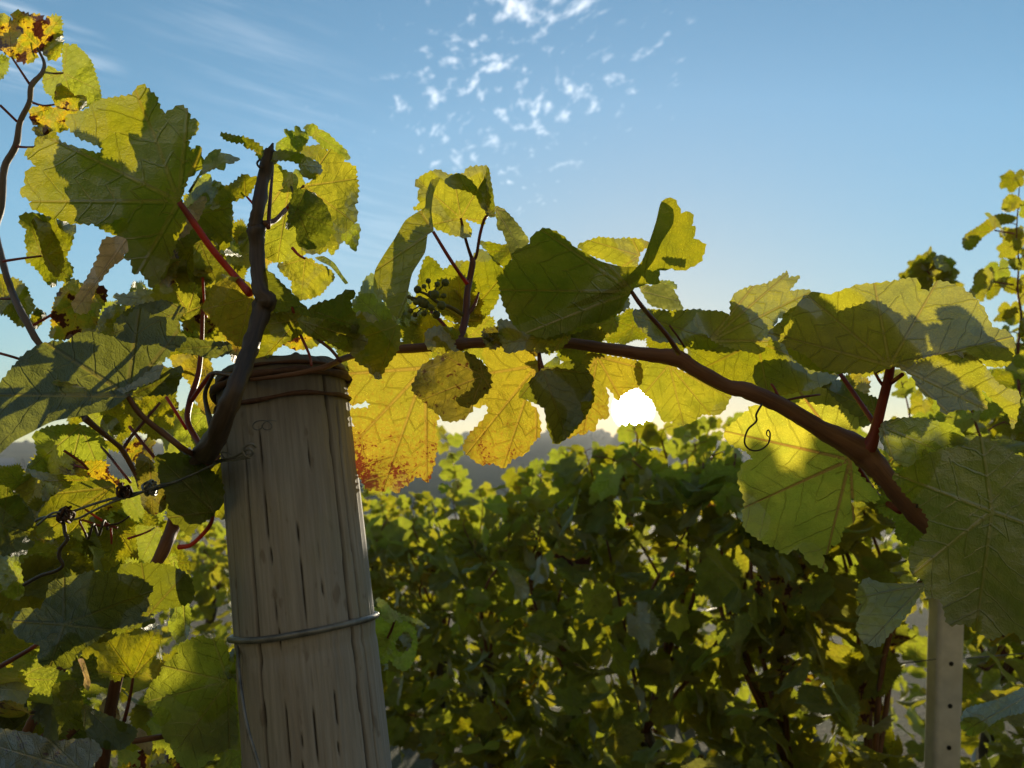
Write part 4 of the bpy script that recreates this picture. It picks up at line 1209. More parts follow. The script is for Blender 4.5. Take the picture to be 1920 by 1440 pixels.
NA, NL = 320, 240
cracks = []                       # angle, start, end, width, depth, wander
for a, s, e, wd, dp in [(-1.95, .06, .62, .030, .006), (-1.66, .02, .9, .016, .004), (-1.30, .10, .75, .014, .004), (-0.62, .0, .9, .050, .012),
                        (-0.42, .05, .9, .024, .006), (-2.35, .0, .5, .016, .004), (-2.6, .1, .9, .020, .005), (-1.02, .0, .55, .010, .003),
                        (-1.80, .33, .9, .022, .005), (0.4, 0, .9, .04, .01), (1.4, 0, .9, .05, .012), (2.4, 0, .9, .03, .008), (-1.48, .3, .9, .012, .003)]:
    cracks.append((a, s, e, wd, dp, rngp.uniform(0, 50)))
verts, uvs, crk = [], [], []
Ls = [plen * (i / NL) ** 1.5 if False else None for i in range(2)]
tt = list(np.linspace(0, .62, NL - 20)) + list(np.linspace(.66, plen, 20))
for li, t in enumerate(tt):
    for k in range(NA):
        a = 2 * math.pi * k / NA
        r = post_r(t)
        r += 0.0016 * noise.noise(Vector((math.cos(a) * 2.2, math.sin(a) * 2.2, t * 2.5)))
        r += 0.0007 * noise.noise(Vector((math.cos(a) * 14, math.sin(a) * 14, t * 3.0)))
        cval = 0.0
        for ca, s, e, wd, dp, sd in cracks:
            if s - .02 < t < e + .02:
                ctr = ca + 0.05 * noise.noise(Vector((sd, t * 5, 0))) + 0.02 * noise.noise(Vector((sd, t * 24, 3)))
                da = (a - ctr + math.pi) % (2 * math.pi) - math.pi
                fade = min(1, max(0, (t - s + .02) / .06)) * min(1, max(0, (e + .02 - t) / .06))
                ww = wd * .55 * (0.9 + 0.3 * abs(noise.noise(Vector((sd + 9, t * 9, 1))))) * (.4 + .6 * fade)
                g = max(0, 1 - abs(da) / ww)
                if g > 0:
                    r -= dp * fade * g ** 0.8
                    cval = max(cval, fade * min(1, g * 1.6))
        if t < .006:
            r -= (.006 - t) * .9
        # a frayed groove under the lower wire
        r -= 0.0012 * math.exp(-((t - .264) / .006) ** 2)
        wob = max(0, 1 - t / .02) * (0.006 * noise.noise(Vector((math.cos(a) * 1.5, math.sin(a) * 1.5, 7))) + .003 * noise.noise(Vector((math.cos(a) * 7, math.sin(a) * 7, 3))))
        verts.append(pt - axis * (t + wob) + ax_x * (r * math.cos(a)) + ax_y * (r * math.sin(a)))
        uvs.append((a * .064, t))
        crk.append(cval)
faces = []
nL = len(tt)
for i in range(nL - 1):
    for k in range(NA):
        k2 = (k + 1) % NA
        faces.append((i * NA + k, i * NA + k2, (i + 1) * NA + k2, (i + 1) * NA + k))
# the sawn top
rings = [0.86, 0.6, 0.3]
prev = list(range(NA))
for q in rings:
    cur = []
    for k in range(NA):
        a = 2 * math.pi * k / NA
        cur.append(len(verts))
        rr_ = post_r(0) * q
        verts.append(pt + axis * (.0015 + .0015 * noise.noise(Vector((math.cos(a) * q * 5, math.sin(a) * q * 5, 1)))) + ax_x * (rr_ * math.cos(a)) + ax_y * (rr_ * math.sin(a)))
        uvs.append((rr_ * math.cos(a), rr_ * math.sin(a)))
        crk.append(0)
    for k in range(NA):
        k2 = (k + 1) % NA
        faces.append((prev[k2], prev[k], cur[k], cur[k2]))
    prev = cur
verts.append(pt + axis * .002)
uvs.append((0, 0))
crk.append(0)
for k in range(NA):
    faces.append((prev[(k + 1) % NA], prev[k], len(verts) - 1))
me = bpy.data.meshes.new('timber')
me.from_pydata(verts, [], faces)
ul = me.uv_layers.new(name='wood')
lv = [l.vertex_index for l in me.loops]
fuv = []
for p in me.polygons:
    us = [uvs[v] for v in p.vertices]
    mxu = max(u[0] for u in us)
    for u in us:
        fuv.extend((u[0] + (2 * math.pi * .064 if mxu - u[0] > .2 else 0), u[1]))
ul.data.foreach_set('uv', fuv)
at_ = me.attributes.new('crack', 'FLOAT', 'POINT')
at_.data.foreach_set('value', crk)
me.polygons.foreach_set('use_smooth', [True] * len(me.polygons))
bmm = bmesh.new()
bmm.from_mesh(me)
bmesh.ops.recalc_face_normals(bmm, faces=bmm.faces[:])
bmm.to_mesh(me)
bmm.free()
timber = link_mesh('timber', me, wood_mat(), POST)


def ring_pts(t, off, tilt=0.0, a0=0.0, a1=2 * math.pi, n=28, wob=0.0, seed=0):
    out = []
    for i in range(n + 1):
        a = a0 + (a1 - a0) * i / n
        r = post_r(t) + off + .0004
        out.append(pt - axis * (t + tilt * math.sin(a - 0.3) + wob * noise.noise(Vector((a * 1.2, seed, 0)))) + ax_x * (r * math.cos(a)) + ax_y * (r * math.sin(a)))
    return out


WR = thing('tie_wire', 'thick grey wire looped once round the lower part of the wooden post', 'wire', tuple(pt - axis * .253))
p = ring_pts(.249, .0022, .0025, n=32, wob=.002)
stem('loop', p, [.0030] * len(p), WIRE, WR, 8, 3)
p = ring_pts(.40, .0012, 0, -3.3, -2.7, 6) 
side = [at(448, 1190, .70), at(447, 1240, .675), at(453, 1300, .655), at(463, 1360, .640), at(480, 1420, .628), at(492, 1460, .622)]
tag(stem('tie_wire', side, [.0016] * 6, WIRE, None, 7, 5), 'loose bluish wire end running down the left flank of the wooden post', 'wire')
WT = thing('tie_wire', 'rusty brown wires wound round the head of the wooden post', 'wire', tuple(pt - axis * .03))
for i, (t, tl, wd, sd) in enumerate([(.022, .007, .0036, 1), (.040, .003, .0021, 4), (.017, .010, .0018, 8)]):
    p = ring_pts(t, wd * .8, tl, n=32, wob=.004, seed=sd)
    stem('winding', p, [wd * (1 + .25 * math.sin(k * 1.7)) for k in range(len(p))], RUST, WT, 7, 3)

# staple with its curl of wire, trellis wire to the left
TW = thing('trellis_wire', 'twisted dark trellis wire with knots running left from the wooden post', 'wire', tuple(at(467, 850, .645)))


def W(px, wd, mat=WIRE, name='strand', sides=7):
    return stem(name, [at(*q) for q in px], [wd * .5 / F * q[2] for q in px], mat, TW, sides, 5)


W([(480,838,.64),(470,832,.636),(455,842,.636),(462,856,.636),(474,850,.636),(466,842,.634),(440,856,.645),(413,863,.66),(377,878,.67),(333,901,.68),(290,918,.69),(247,926,.70),(200,938,.70),(167,948,.70),(133,960,.70),(100,968,.70),(70,975,.705),(30,1010,.71)], 5)
W([(470,858,.636),(440,862,.645),(413,866,.66),(377,882,.665),(330,903,.675),(292,912,.68),(250,930,.69),(232,934,.69),(200,946,.69),(167,962,.69),(150,971,.69),(133,974,.69),(120,962,.69),(100,962,.69),(85,972,.69),(70,985,.69)], 4.5)
W([(440,855,.644),(420,848,.65),(415,852,.66),(430,862,.65),(470,850,.634)], 2.5)
W([(478 + 13 * math.cos(q * .55) + q * 1.6, 797 + 9 * math.sin(q * .55), .640 - .0004 * q) for q in range(22)], 2.2, WIRE, 'curl')
for (kx, ky, kd, sd) in ((235, 922, .69, 1), (123, 965, .695, 5), (283, 915, .69, 9)):
    rk = random.Random(sd)
    pts = []
    for i in range(20):
        a = i * 1.25
        pts.append((kx + 11 * math.cos(a) * rk.uniform(.5, 1.1) + (i - 10) * .9, ky + 13 * math.sin(a) * rk.uniform(.5, 1.2), kd + .009 * math.sin(a * 1.7)))
    W(pts, 5.5, RUST if sd != 9 else WIRE, 'knot', 6)
W([(235,935,.69),(215,936,.69),(202,935,.69)], 3.5)
W([(225,905,.69),(228,915,.69),(238,925,.69)], 9, RUST, 'knot')

# ------------------------------------------------------------------ metal posts with wire holes
def holed_post(name, label, px_top, px_bot, d, width, depth, holes, group=None):
    top = at(px_top[0], px_top[1], d)
    bot = at(px_bot[0], px_bot[1], d)
    X = (top.x + bot.x) / 2
    th = thing(name, label, 'post', (bot.x, bot.y, 0.0), group)
    ax = (top - bot).normalized()
    gnd = bot - ax * (bot.z / ax.z + .0)
    s = Vector((1, 0, 0))
    s = (s - ax * s.dot(ax)).normalized()
    f = s.cross(ax).normalized()
    if f.y > 0:
        f = -f
    bm = bmesh.new()
    hw, hd, rb = width / 2, depth / 2, width * .16
    prof = []
    for cx, cy_, a0 in ((hw - rb, hd - rb, 0), (-(hw - rb), hd - rb, 90), (-(hw - rb), -(hd - rb), 180), (hw - rb, -(hd - rb), 270)):
        for k in range(5):
            a = rad(a0 + k * 22.5)
            prof.append((cx + rb * math.cos(a), cy_ + rb * math.sin(a)))
    rr2 = []
    for P in (gnd, top):
        rr2.append([bm.verts.new(P + s * x + f * y) for x, y in prof])
    n = len(prof)
    for k in range(n):
        bm.faces.new((rr2[0][k], rr2[0][(k + 1) % n], rr2[1][(k + 1) % n], rr2[1][k]))
    bm.faces.new(rr2[0])
    bm.faces.new(rr2[1])
    body = link_mesh('shaft', bm_mesh('shaft', bm, False), CONCRETE, th)
    for hy in holes:
        q = hy
        c = bot + (top - bot) * ((q - px_bot[1]) / (px_top[1] - px_bot[1])) + f * (hd + .0006)
        bm = bmesh.new()
        bmesh.ops.create_cone(bm, cap_ends=True, segments=14, radius1=width * .085, radius2=width * .085, depth=.0012)
        M = Matrix((s, ax, f)).transposed().to_4x4()
        M.translation = c
        bmesh.ops.transform(bm, matrix=M, verts=bm.verts[:])
        link_mesh('hole', bm_mesh('hole', bm, False), HOLE, th)
    return th


holed_post('trellis_post', 'pale grey trellis post with a column of round wire holes', (1777, 1030), (1766, 1440), 1.72, .060, .05, [1237, 1315, 1392, 1160])
holed_post('trellis_post', 'thin far grey trellis post standing beyond the holed post', (1838, 1150), (1832, 1440), 3.3, .034, .03, [1300])
wp = [at(1560, 1262, 1.9), at(1650, 1249, 1.76), at(1755, 1236, 1.68)]
tag(stem('trellis_wire', wp, [.0016] * 3, WIRE, None, 6, 5), 'thin straight wire reaching the holed grey post', 'wire')
wp = [at(1790, 1236, 1.70), at(1960, 1222, 1.9)]
tag(stem('trellis_wire', wp, [.0016] * 2, WIRE, None, 6, 5), 'thin straight wire leaving the holed grey post to the far side', 'wire')


# ------------------------------------------------------------------ vines of the row behind
def row_vine(label, px, d, ytop, width, n_, seed, shoots=(), thick=.27, zlow=.45, R=(.046, .082), table=None, keep=95, name='grapevine', sh=(.10, .22)):
    rng = random.Random(seed)
    table = table or [('green', 3), ('lime', 5), ('yellow', 2.2), ('brown', .4), ('pale', .4)]
    b = at(px, 900, d)
    ztop = at(px, ytop, d).z
    root = thing(name, label, 'grapevine', (b.x, b.y, 0.0), 'grapevines of the row behind')
    # trunk and arms
    pts = [Vector((b.x, b.y, -.05)), Vector((b.x + rng.uniform(-.05, .05), b.y, .3)), Vector((b.x + rng.uniform(-.06, .06), b.y + .03, .62)), Vector((b.x + rng.uniform(-.05, .05), b.y, .85))]
    stem('trunk', pts, [.034, .028, .026, .022], BARK['trunk'], root, 10, 5, .35, seed)
    row = Vector((.64, -.77, 0)).normalized()        # the row runs from near right to far left
    canes = []
    for k in range(7):
        s0 = pts[-1]
        o = row * rng.uniform(-width, width) * .8
        top = Vector((b.x, b.y, 0)) + o + Vector((rng.uniform(-.08, .08), rng.uniform(-.08, .08), ztop - rng.uniform(.0, .25)))
        mid = s0.lerp(top, .5) + Vector((rng.uniform(-.1, .1), rng.uniform(-.1, .1), .05))
        qv = [CR.transposed() @ (v - CAM) for v in (s0.lerp(mid, .5), mid, top)]
        if any(-v.z < 2.1 and 1690 < 960 + v.x / -v.z * F < 1850 for v in qv):
            continue
        stem('cane', [s0, mid, top], [.007, .0055, .0025], BARK['brown'], root, 6, 6, .1, seed + k)
    items = []
    n = int(n_ * 0.98)
    for i in range(n):
        t = rng.random()
        z = zlow + (ztop - zlow) * t
        o = row * rng.gauss(0, width * .55) + Vector((row.y, -row.x, 0)) * rng.gauss(0, thick * .45)
        edge = 1.0 - .25 * rng.random() if t > .8 else 1
        z = min(z, ztop - .04 - abs(rng.gauss(0, .07)) + .11 * noise.noise(Vector((b.x + o.x, b.y + o.y, seed)) * 5))
        p = Vector((b.x, b.y, z)) + o
        items.append((leaf_frame(p, rng, rng.uniform(*R), (TOSUN.x * .5 + rng.uniform(-.8, .8), TOSUN.y * .3 - .25, .55)), rng.randrange(len(TPL)), pick(rng, table)))
    shoots = list(shoots)
    for k in range(6):
        o = row * rng.uniform(-width, width) + Vector((row.y, -row.x, 0)) * rng.uniform(-.15, .15)
        q0 = Vector((b.x, b.y, ztop - .10)) + o
        hgt = rng.uniform(*sh)
        q2 = q0 + Vector((rng.uniform(-.12, .12), rng.uniform(-.06, .06), hgt))
        shoots.append(([q0, q0.lerp(q2, .5) + Vector((rng.uniform(-.03, .03), 0, .02)), q2], (.032, .052)))
    for poly, sz in shoots:
        P = [q if isinstance(q, Vector) else at(*q) for q in poly]
        stem('cane', P, [.0035 - .0024 * i / (len(P) - 1) for i in range(len(P))], BARK['stalk'], root, 6, 5, .1)
        C_ = catmull(P, 8)
        step = max(1, int(.045 / max(1e-4, (C_[1] - C_[0]).length)))
        side = 1
        for k in range(0, len(C_), step):
            side = -side
            o = Vector((side * rng.uniform(.2, .8), rng.uniform(-.5, .5), rng.uniform(.0, .35))).normalized() * rng.uniform(.02, .05)
            q = C_[k] + o
            stem('petiole', [C_[k], C_[k] + o * .5 + Vector((0, 0, .004)), q], [.0011, .001, .0009], BARK['stalk'], root, 5, 2)
            M = leaf_frame(q, rng, rng.uniform(*sz), (o.x * 3, TOSUN.y * .6, .4), .7)
            items.append((M, rng.randrange(len(TPL)), pick(rng, [('lime', 4), ('yellow', 2), ('green', 2)])))
    # keep the post and its wire holes clear
    def clear(it):
        q = CR.transposed() @ (it[0].translation - CAM)
        dep = -q.z
        x, y = 960 + q.x / dep * F, 720 - q.y / dep * F
        r = it[0].to_scale()[0] / dep * F
        return not (dep < 1.95 and 1735 - r * .8 < x < 1805 + r * .8 and y > 1080)
    items = [it for it in items if clear(it)]
    # the leaves that show largest (nearest the camera and in the frame) are parts of their own
    def score(it):
        q = it[0].translation - CAM
        c = CR.transposed() @ q
        dep = -c.z
        y = 720 - c.y / dep * F
        x = 960 + c.x / dep * F
        out = 0 if (-60 < x < 1980 and y < 1500) else 10
        return dep - it[0].to_scale()[0] * 4 + out
    items.sort(key=score)
    for M, ti, mn in items[:keep]:
        place_leaf(root, M, ti, mn)
    if items[keep:]:
        foliage_mesh('foliage', items[keep:], None, root)
    return root


RV = row_vine('vine behind the holed grey post, with a tall bare-tipped shoot at the right edge', 1960, 2.0, 640, .34, 330, 21,
         [([(1912,760,1.75),(1908,663,1.75),(1915,594,1.75),(1908,546,1.75),(1910,493,1.75),(1906,441,1.75),(1911,352,1.75)], (.030,.045)),
          ([(1800,820,1.9),(1790,740,1.9),(1800,680,1.9)], (.035,.05))])
for dd, pl, jj, mt in (
        (1.72, [(1878,393),(1880,380),(1884,372),(1894,364),(1908,368),(1918,380),(1905,392),(1890,398)], (1909,385), 'yellow'),
        (1.70, [(1804,453),(1808,444),(1814,437),(1834,425),(1862,405),(1882,401),(1906,407),(1898,417),(1874,423),(1842,445),(1832,458),(1820,469),(1808,466)], (1865,432), 'green'),
        (1.76, [(1874,441),(1882,426),(1900,430),(1917,424),(1919,445),(1895,456)], (1905,441), 'yellow'),
        (1.74, [(1814,552),(1826,534),(1826,518),(1838,505),(1850,504),(1860,501),(1864,520),(1858,538),(1848,552),(1842,566),(1828,558)], (1860,528), 'yellow'),
        (1.76, [(1872,522),(1900,520),(1916,530),(1914,550),(1888,548),(1876,534)], (1905,540), 'green'),
        (1.73, [(1862,602),(1878,586),(1906,576),(1903,590),(1888,599)], (1904,580), 'green'),
        (1.74, [(1890,490),(1905,484),(1925,487),(1922,505),(1900,505)], (1910,494), 'lime'),
        (1.75, [(1895,640),(1880,650),(1870,665),(1885,680),(1905,672),(1915,650)], (1908,655), 'lime'),
        (1.70, [(1915,600),(1930,590),(1940,620),(1925,640),(1912,625)], (1914,612), 'green'),
        (1.86, [(1697,518),(1706,511),(1715,500),(1735,486),(1750,471),(1755,480),(1740,500),(1722,520),(1708,522)], (1738,508), 'yellow'),
        (1.84, [(1752,482),(1768,478),(1779,487),(1786,495),(1782,512),(1768,506),(1755,500)], (1748,500), 'lime'),
        (1.88, [(1748,508),(1765,505),(1783,512),(1785,533),(1772,536),(1760,530),(1747,525)], (1744,512), 'yellow'),
        (1.85, [(1728,522),(1740,520),(1750,527),(1744,545),(1735,548),(1727,538)], (1742,522), 'green')):
    traced_leaf(RV, dd, pl, jj, mt, amp=1.3, pitch=7, cup=.02, wave=.008, stalk=[(jj[0] + (1910 - jj[0]) * .8 if jj[0] > 1800 else 1744, jj[1] + 6, dd + .01)], sw=3, smat='stalk')
row_vine('vine just left of the holed grey post, its top hidden by golden leaves', 1640, 1.75, 800, .30, 330, 22,
         R=(.045, .08), shoots=[([(1745,700,1.9),(1742,560,1.9),(1738,520,1.9),(1745,488,1.9)], (.028,.04)), ([(1700,860,1.8),(1705,780,1.8),(1690,715,1.8)], (.03,.045))])
row_vine('deep green vine filling the gap behind the two grey posts', 1850, 2.75, 900, .45, 420, 31, (), zlow=.05, sh=(.03, .08), R=(.05, .08))
row_vine('dense shaded vine below the glowing red-veined leaf', 1430, 1.95, 845, .30, 360, 23, sh=(.04, .10), R=(.05, .088))
row_vine('vine whose leafy top touches the sun', 1220, 2.25, 838, .32, 380, 24, sh=(.05, .12), shoots=
         [([(1120,960,2.3),(1110,890,2.3),(1095,840,2.3)], (.035,.05)), ([(1190,860,2.3),(1195,820,2.3),(1185,800,2.3)], (.035,.05)), ([(1250,860,2.3),(1240,820,2.3),(1245,803,2.3)], (.035,.05)), ([(1290,880,2.9),(1285,830,2.9),(1280,788,2.9)], (.04,.055)), ([(1330,880,2.9),(1325,830,2.9),(1335,786,2.9)], (.04,.055)), ([(1372,880,2.9),(1375,830,2.9),(1365,788,2.9)], (.04,.055)), ([(1310,880,3.0),(1305,830,3.0),(1312,790,3.0)], (.04,.055))])
row_vine('vine with bright yellow top between the sun and the golden hanging leaves', 1055, 2.65, 920, .34, 380, 25,
         [([(1010,960,2.7),(1015,900,2.7),(990,880,2.7)], (.04,.055)), ([(1060,930,2.6),(1066,870,2.6),(1050,840,2.6)], (.04,.055))])
row_vine('vine with a notch to the misty hill on its far side', 930, 3.05, 975, .36, 380, 26,
         [([(985,1010,3.0),(975,940,3.0),(980,895,3.0)], (.045,.06)), ([(900,1000,3.1),(905,950,3.1),(898,915,3.1)], (.045,.06))])
row_vine('vine sending one tall leafy shoot up beneath the blotched golden leaf', 820, 3.5, 975, .40, 380, 27,
         [([(880,1000,3.4),(862,930,3.4),(850,870,3.4),(832,808,3.4)], (.045,.06))])
row_vine('vine directly right of the wooden post, farthest of the visible row', 715, 3.9, 950, .42, 380, 28,
         [([(720,1010,3.8),(715,950,3.8),(712,915,3.8)], (.045,.06))])
row_vine('distant vine glimpsed left of the wooden post', 400, 4.4, 1015, .5, 360, 29, [([(400,1060,4.3),(405,1010,4.3),(398,985,4.3)], (.05,.06))], zlow=-.1, table=[('lime', 4), ('green', 4), ('yellow', 3)])
row_vine('distant vine half hidden low behind the leaves at the left edge', 170, 4.9, 1005, .6, 300, 30, (), zlow=.0)
for k, (pxx, dd_, yt, wd) in enumerate([(1500, 5.0, 975, 'behind the deepest shade at the right of the hedge'), (1240, 5.4, 975, 'low under the sun, seen through gaps of the nearer hedge'),
                                        (960, 5.9, 982, 'under the misty hill, seen through the nearer vines'), (700, 6.4, 985, 'of the far row just right of the wooden post')]):
    row_vine('vine ' + wd, pxx, dd_, yt, .75, 300, 50 + k, (), zlow=.0, keep=40, R=(.055, .085), sh=(.05, .12))
# a short leafy shoot beside the post
SH = thing('grapevine', 'small pale leafy shoot poking out right of the wooden post', 'grapevine', tuple(at(700, 1200, .98) * 1.0)[:2] + (0.0,))
for dd, pl, jj, mt in ((.96, [(706,1122),(722,1128),(738,1145),(760,1155),(785,1162),(805,1178),(790,1172),(770,1165),(748,1160),(730,1168),(712,1150)], (740,1158), 'pale'),
                       (.98, [(700,1140),(720,1150),(738,1162),(760,1165),(778,1180),(782,1210),(775,1240),(760,1258),(742,1250),(730,1235),(722,1245),(704,1235),(698,1190)], (735,1200), 'lime'),
                       (.95, [(745,1200),(760,1185),(772,1195),(768,1215),(752,1222),(742,1215)], (750,1205), 'green'),
                       (1.0, [(698,1225),(715,1238),(728,1250),(718,1258),(700,1255)], (702,1240), 'yellow')):
    traced_leaf(SH, dd, pl, jj, mt, amp=1.6, pitch=8)
pstem('cane', [(690,1290,1.0),(705,1240,.99),(730,1190,.98),(742,1158,.97)], [7,6,5,4], BARK['stalk'], SH)

# ------------------------------------------------------------------ ground, hills, town
def height(x, y):
    r = math.hypot(x, y)
    t = min(1, max(0, (y - 12) / 140))
    z = -3.4 * t * t * (3 - 2 * t)
    if y < -2.2:
        z += min(15.0, (-2.2 - y) * 1.35)      # unseen bank added behind the camera to bounce warm light
    return z + .04 * noise.noise(Vector((x * .8, y * .8, 0))) * min(1, r / 4)


def sheet(name, xs, ys, fz, mat):
    V = [(x, y, fz(x, y)) for y in ys for x in xs]
    nx = len(xs)
    Fc = [(j * nx + i, j * nx + i + 1, (j + 1) * nx + i + 1, (j + 1) * nx + i) for j in range(len(ys) - 1) for i in range(nx - 1)]
    me = bpy.data.meshes.new(name)
    me.from_pydata(V, [], Fc)
    me.polygons.foreach_set('use_smooth', [True] * len(me.polygons))
    o = link_mesh(name, me, mat)
    o['kind'] = 'structure'
    return o


def ground_mat():
    m, n = new_mat('vineyard_soil_and_grass')
    co = n.coord('Object')
    a = n.noise(co, 1.2, 5, .6)
    b_ = n.noise(co, 30.0, 4, .7)
    c = n.mix(n.step(.42, .58, a), (.12, .09, .05), (.075, .08, .025))
    c = n.mix(n.step(0.5, 2.5, n.xyz(co)[2]) * .8, c, (.44, .35, .20))  # pale tone of the added bank, for its warm bounce
    c = n.mix(b_ * .5, c, (.04, .035, .02))
    p = n.node('ShaderNodeBsdfPrincipled')
    n.put(p.inputs['Base Color'], c)
    p.inputs['Roughness'].default_value = .95
    n.link(bump(n, b_, .03), p.inputs['Normal'])
    finish(n, p.outputs[0])
    return m


xs = [-400, -300, -150, -80, -40] + list(np.linspace(-20, 20, 41)) + [40, 80, 150, 300, 400]
ys = [-60, -40, -30, -24, -20, -16, -13, -10, -8] + list(np.linspace(-6, 14, 41)) + [18, 24, 32, 45, 60, 80, 100, 130, 160, 200, 240, 280, 320]
sheet('ground', xs, ys, height, ground_mat())


def hill_mat():
    m, n = new_mat('vineyard_hillside')
    co = n.coord('Object')
    x, y, z = n.xyz(co)
    a = n.noise(co, .02, 4, .6)
    b_ = n.noise(n.vec(x * .25, y, z), .35, 3, .6)
    c = n.mix(n.step(.40, .60, a), (.055, .07, .025), (.10, .095, .04))
    c = n.mix(n.step(.55, .7, n.noise(co, .06, 3)), c, (.03, .045, .02))
    c = n.mix(b_ * .4, c, (.035, .04, .018))
    p = n.node('ShaderNodeBsdfDiffuse')
    n.put(p.inputs[0], c)
    finish(n, p.outputs[0])
    return m


def hill_z(x, y):
    # ridge beyond the valley; height set by its skyline
    t = min(1, max(0, (y - 140) / 110))
    sm = t * t * (3 - 2 * t)
    prof = 13.5 + 1.6 * math.sin(x * .012 + 1.0) + 1.2 * math.sin(x * .031 + 2) + 1.2 * noise.noise(Vector((x * .03, 0, 0)))
    prof += 1.5 * math.exp(-((x + 150) / 40) ** 2)
    zz = -3.6 + (prof + 3.6) * sm
    if y > 262:
        zz -= (y - 262) * .10
    return zz + .9 * noise.noise(Vector((x * .12, y * .12, 5))) * sm + 0.6 * noise.noise(Vector((x * .4, y * .4, 2))) * sm


sheet('hill', list(np.linspace(-300, 300, 240)), list(np.linspace(132, 300, 70)), hill_z, hill_mat())

WALLM = simple_mat('pale_plaster', (.42, .40, .36), (.5, .48, .44), 2.0, .9)
ROOFM = simple_mat('slate_roof', (.10, .095, .10), (.16, .14, .14), 3.0, .8)
WINM = simple_mat('window_glass_dark', (.02, .025, .03), (.03, .035, .04), 3.0, .2)


def box(bm, c, s):
    M = Matrix.Translation(c) @ Matrix.Diagonal((s[0], s[1], s[2], 1))
    bmesh.ops.create_cube(bm, size=1, matrix=M)


def house(label, px, y, d, wd, hgt, rot):
    c = at(px, y, d)
    th = thing('house', label, 'house', (c.x, c.y, c.z - hgt * .5), 'houses in the valley town')
    th.rotation_euler = (0, 0, rot)

    def add(name, bm, mat):
        me = bm_mesh(name, bm, False)
        me.materials.append(mat)
        o = bpy.data.objects.new(name, me)
        COL.objects.link(o)
        o.parent = th
        return o
    bm = bmesh.new()
    box(bm, (0, 0, hgt / 2 - 2), (wd, wd * .8, hgt + 4))
    add('wall', bm, WALLM)
    bm = bmesh.new()
    hw, hd = wd * .56, wd * .45
    v = [bm.verts.new(q) for q in ((-hw, -hd, hgt), (hw, -hd, hgt), (hw, hd, hgt), (-hw, hd, hgt), (-hw, 0, hgt + wd * .42), (hw, 0, hgt + wd * .42))]
    for f in ((0, 1, 5, 4), (2, 3, 4, 5), (0, 4, 3), (1, 2, 5), (3, 2, 1, 0)):
        bm.faces.new([v[i] for i in f])
    add('roof', bm, ROOFM)
    for i in (-1, 0, 1):
        bm = bmesh.new()
        box(bm, (i * wd * .28, -wd * .4 - .02, hgt * .6), (wd * .12, .06, hgt * .25))
        add('window', bm, WINM)
    return th


house('pale gabled house at the extreme left of the valley town', 4, 893, 180, 3.6, 3.4, .3)
house('small low house nearest the poplars in the valley town', 18, 905, 170, 3.2, 2.4, -.5)
house('grey house mostly hidden above its neighbours in the valley town', 10, 878, 200, 3.4, 2.6, .9)
house('house right of the poplars in the valley town', 74, 900, 190, 3.4, 2.6, .2)


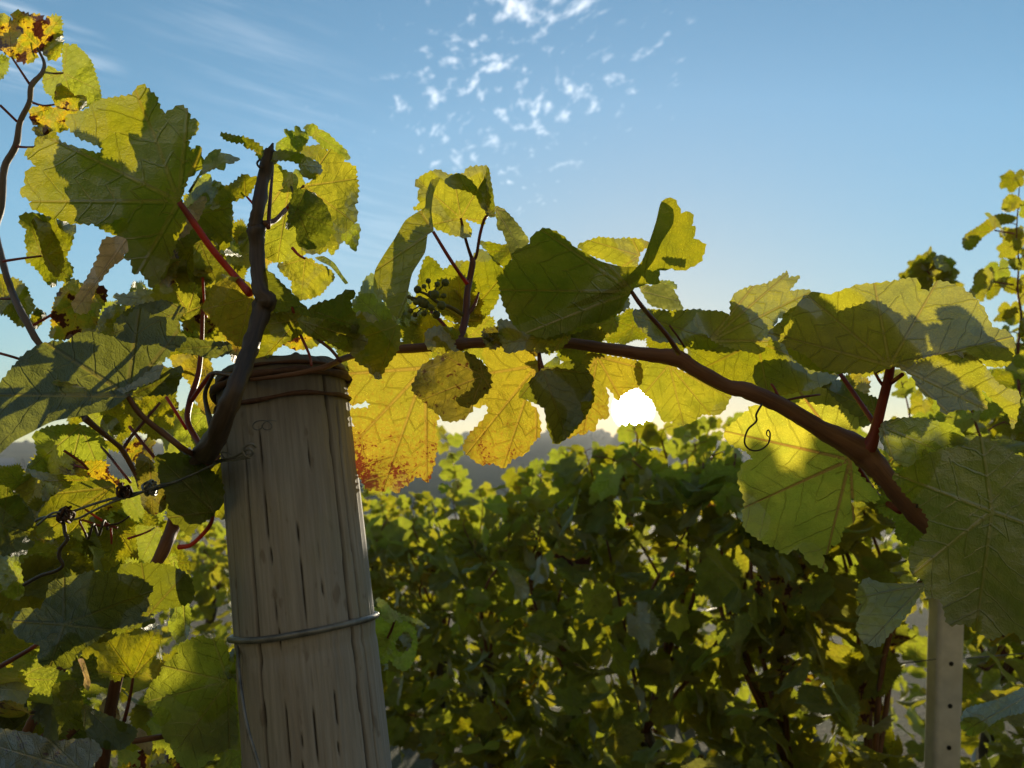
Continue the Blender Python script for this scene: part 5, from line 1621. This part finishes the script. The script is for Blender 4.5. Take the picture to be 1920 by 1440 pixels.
def tree(label, px, ybot, ytop, d, wpx, seed, mat, conical=.5):
    rng = random.Random(seed)
    b, t = at(px, ybot, d), at(px, ytop, d)
    H = t.z - b.z
    rw = wpx / F * d / 2
    th = thing('tree', label, 'tree', tuple(b), 'trees of the valley')
    stem('trunk', [b - Vector((0, 0, 3)), b + Vector((0, 0, H * .4)), b + Vector((0, 0, H * .9))], [rw * .12, rw * .09, rw * .03], BARK['trunk'], th, 7, 3)
    bm = bmesh.new()
    for i in range(1500):
        u = rng.random()
        prof = math.sin(math.pi * min(1, .12 + .88 * u) ** .7) ** .6 * (1 - conical * u)
        a = rng.uniform(0, 6.28)
        r = rw * prof * math.sqrt(rng.random()) * (1 + .25 * math.sin(a * 3 + u * 9))
        c = b + Vector((r * math.cos(a), r * math.sin(a), H * (.08 + .92 * u)))
        s = rw * rng.uniform(.12, .22)
        n = Vector((rng.gauss(0, 1), rng.gauss(0, 1), rng.gauss(0, 1))).normalized()
        q = n.orthogonal().normalized() * s
        r2 = n.cross(q)
        bm.faces.new([bm.verts.new(c + q), bm.verts.new(c + r2), bm.verts.new(c - q), bm.verts.new(c - r2)])
    link_mesh('crown', bm_mesh('crown', bm, False), mat, th)


FOL = simple_mat('far_foliage', (.03, .045, .018), (.07, .085, .03), .6, .9)
tree('slim dark poplar rising among the valley houses', 38, 925, 858, 175, 20, 1, FOL, .35)
tree('shorter poplar just right of the slim one in the valley', 54, 925, 874, 172, 11, 2, FOL, .3)
tree('round broad tree crowning the ridge over the valley town', 47, 858, 826, 245, 26, 3, FOL, .2)
# far woods along the ridge
rng = random.Random(77)
bm = bmesh.new()
for i in range(700):
    x = rng.uniform(-230, 230)
    y = rng.uniform(225, 268)
    z = hill_z(x, y)
    if noise.noise(Vector((x * .02, y * .02, 3))) < -.05:
        continue
    s = rng.uniform(.6, 1.7)
    M = Matrix.Translation((x, y, z + s * .6)) @ Matrix.Rotation(rng.uniform(0, 6), 4, 'Z') @ Matrix.Diagonal((s, s * rng.uniform(.8, 1.2), s * rng.uniform(.8, 1.3), 1))
    res = bmesh.ops.create_icosphere(bm, subdivisions=2, radius=1, matrix=M)
    for v in res['verts']:
        v.co += Vector((1, 1, 1)) * .35 * noise.noise(v.co * .9)
wo_ = link_mesh('woods', bm_mesh('woods', bm), FOL)
wo_['kind'] = 'stuff'
wo_['label'] = 'hazy woods and hedges along the far ridge'

# ------------------------------------------------------------------ haze
bm = bmesh.new()
box(bm, (0, 130, 3.5), (900, 420, 40))
hz = link_mesh('haze', bm_mesh('haze', bm, False), None)
hz['kind'] = 'stuff'
m, n = new_mat('haze_air')
pv = n.node('ShaderNodeVolumePrincipled')
pv.inputs['Color'].default_value = (.86, .90, .95, 1)
pv.inputs['Density'].default_value = HAZE
pv.inputs['Anisotropy'].default_value = .40
o = n.node('ShaderNodeOutputMaterial')
n.link(pv.outputs[0], o.inputs['Volume'])
hz.data.materials.append(m)
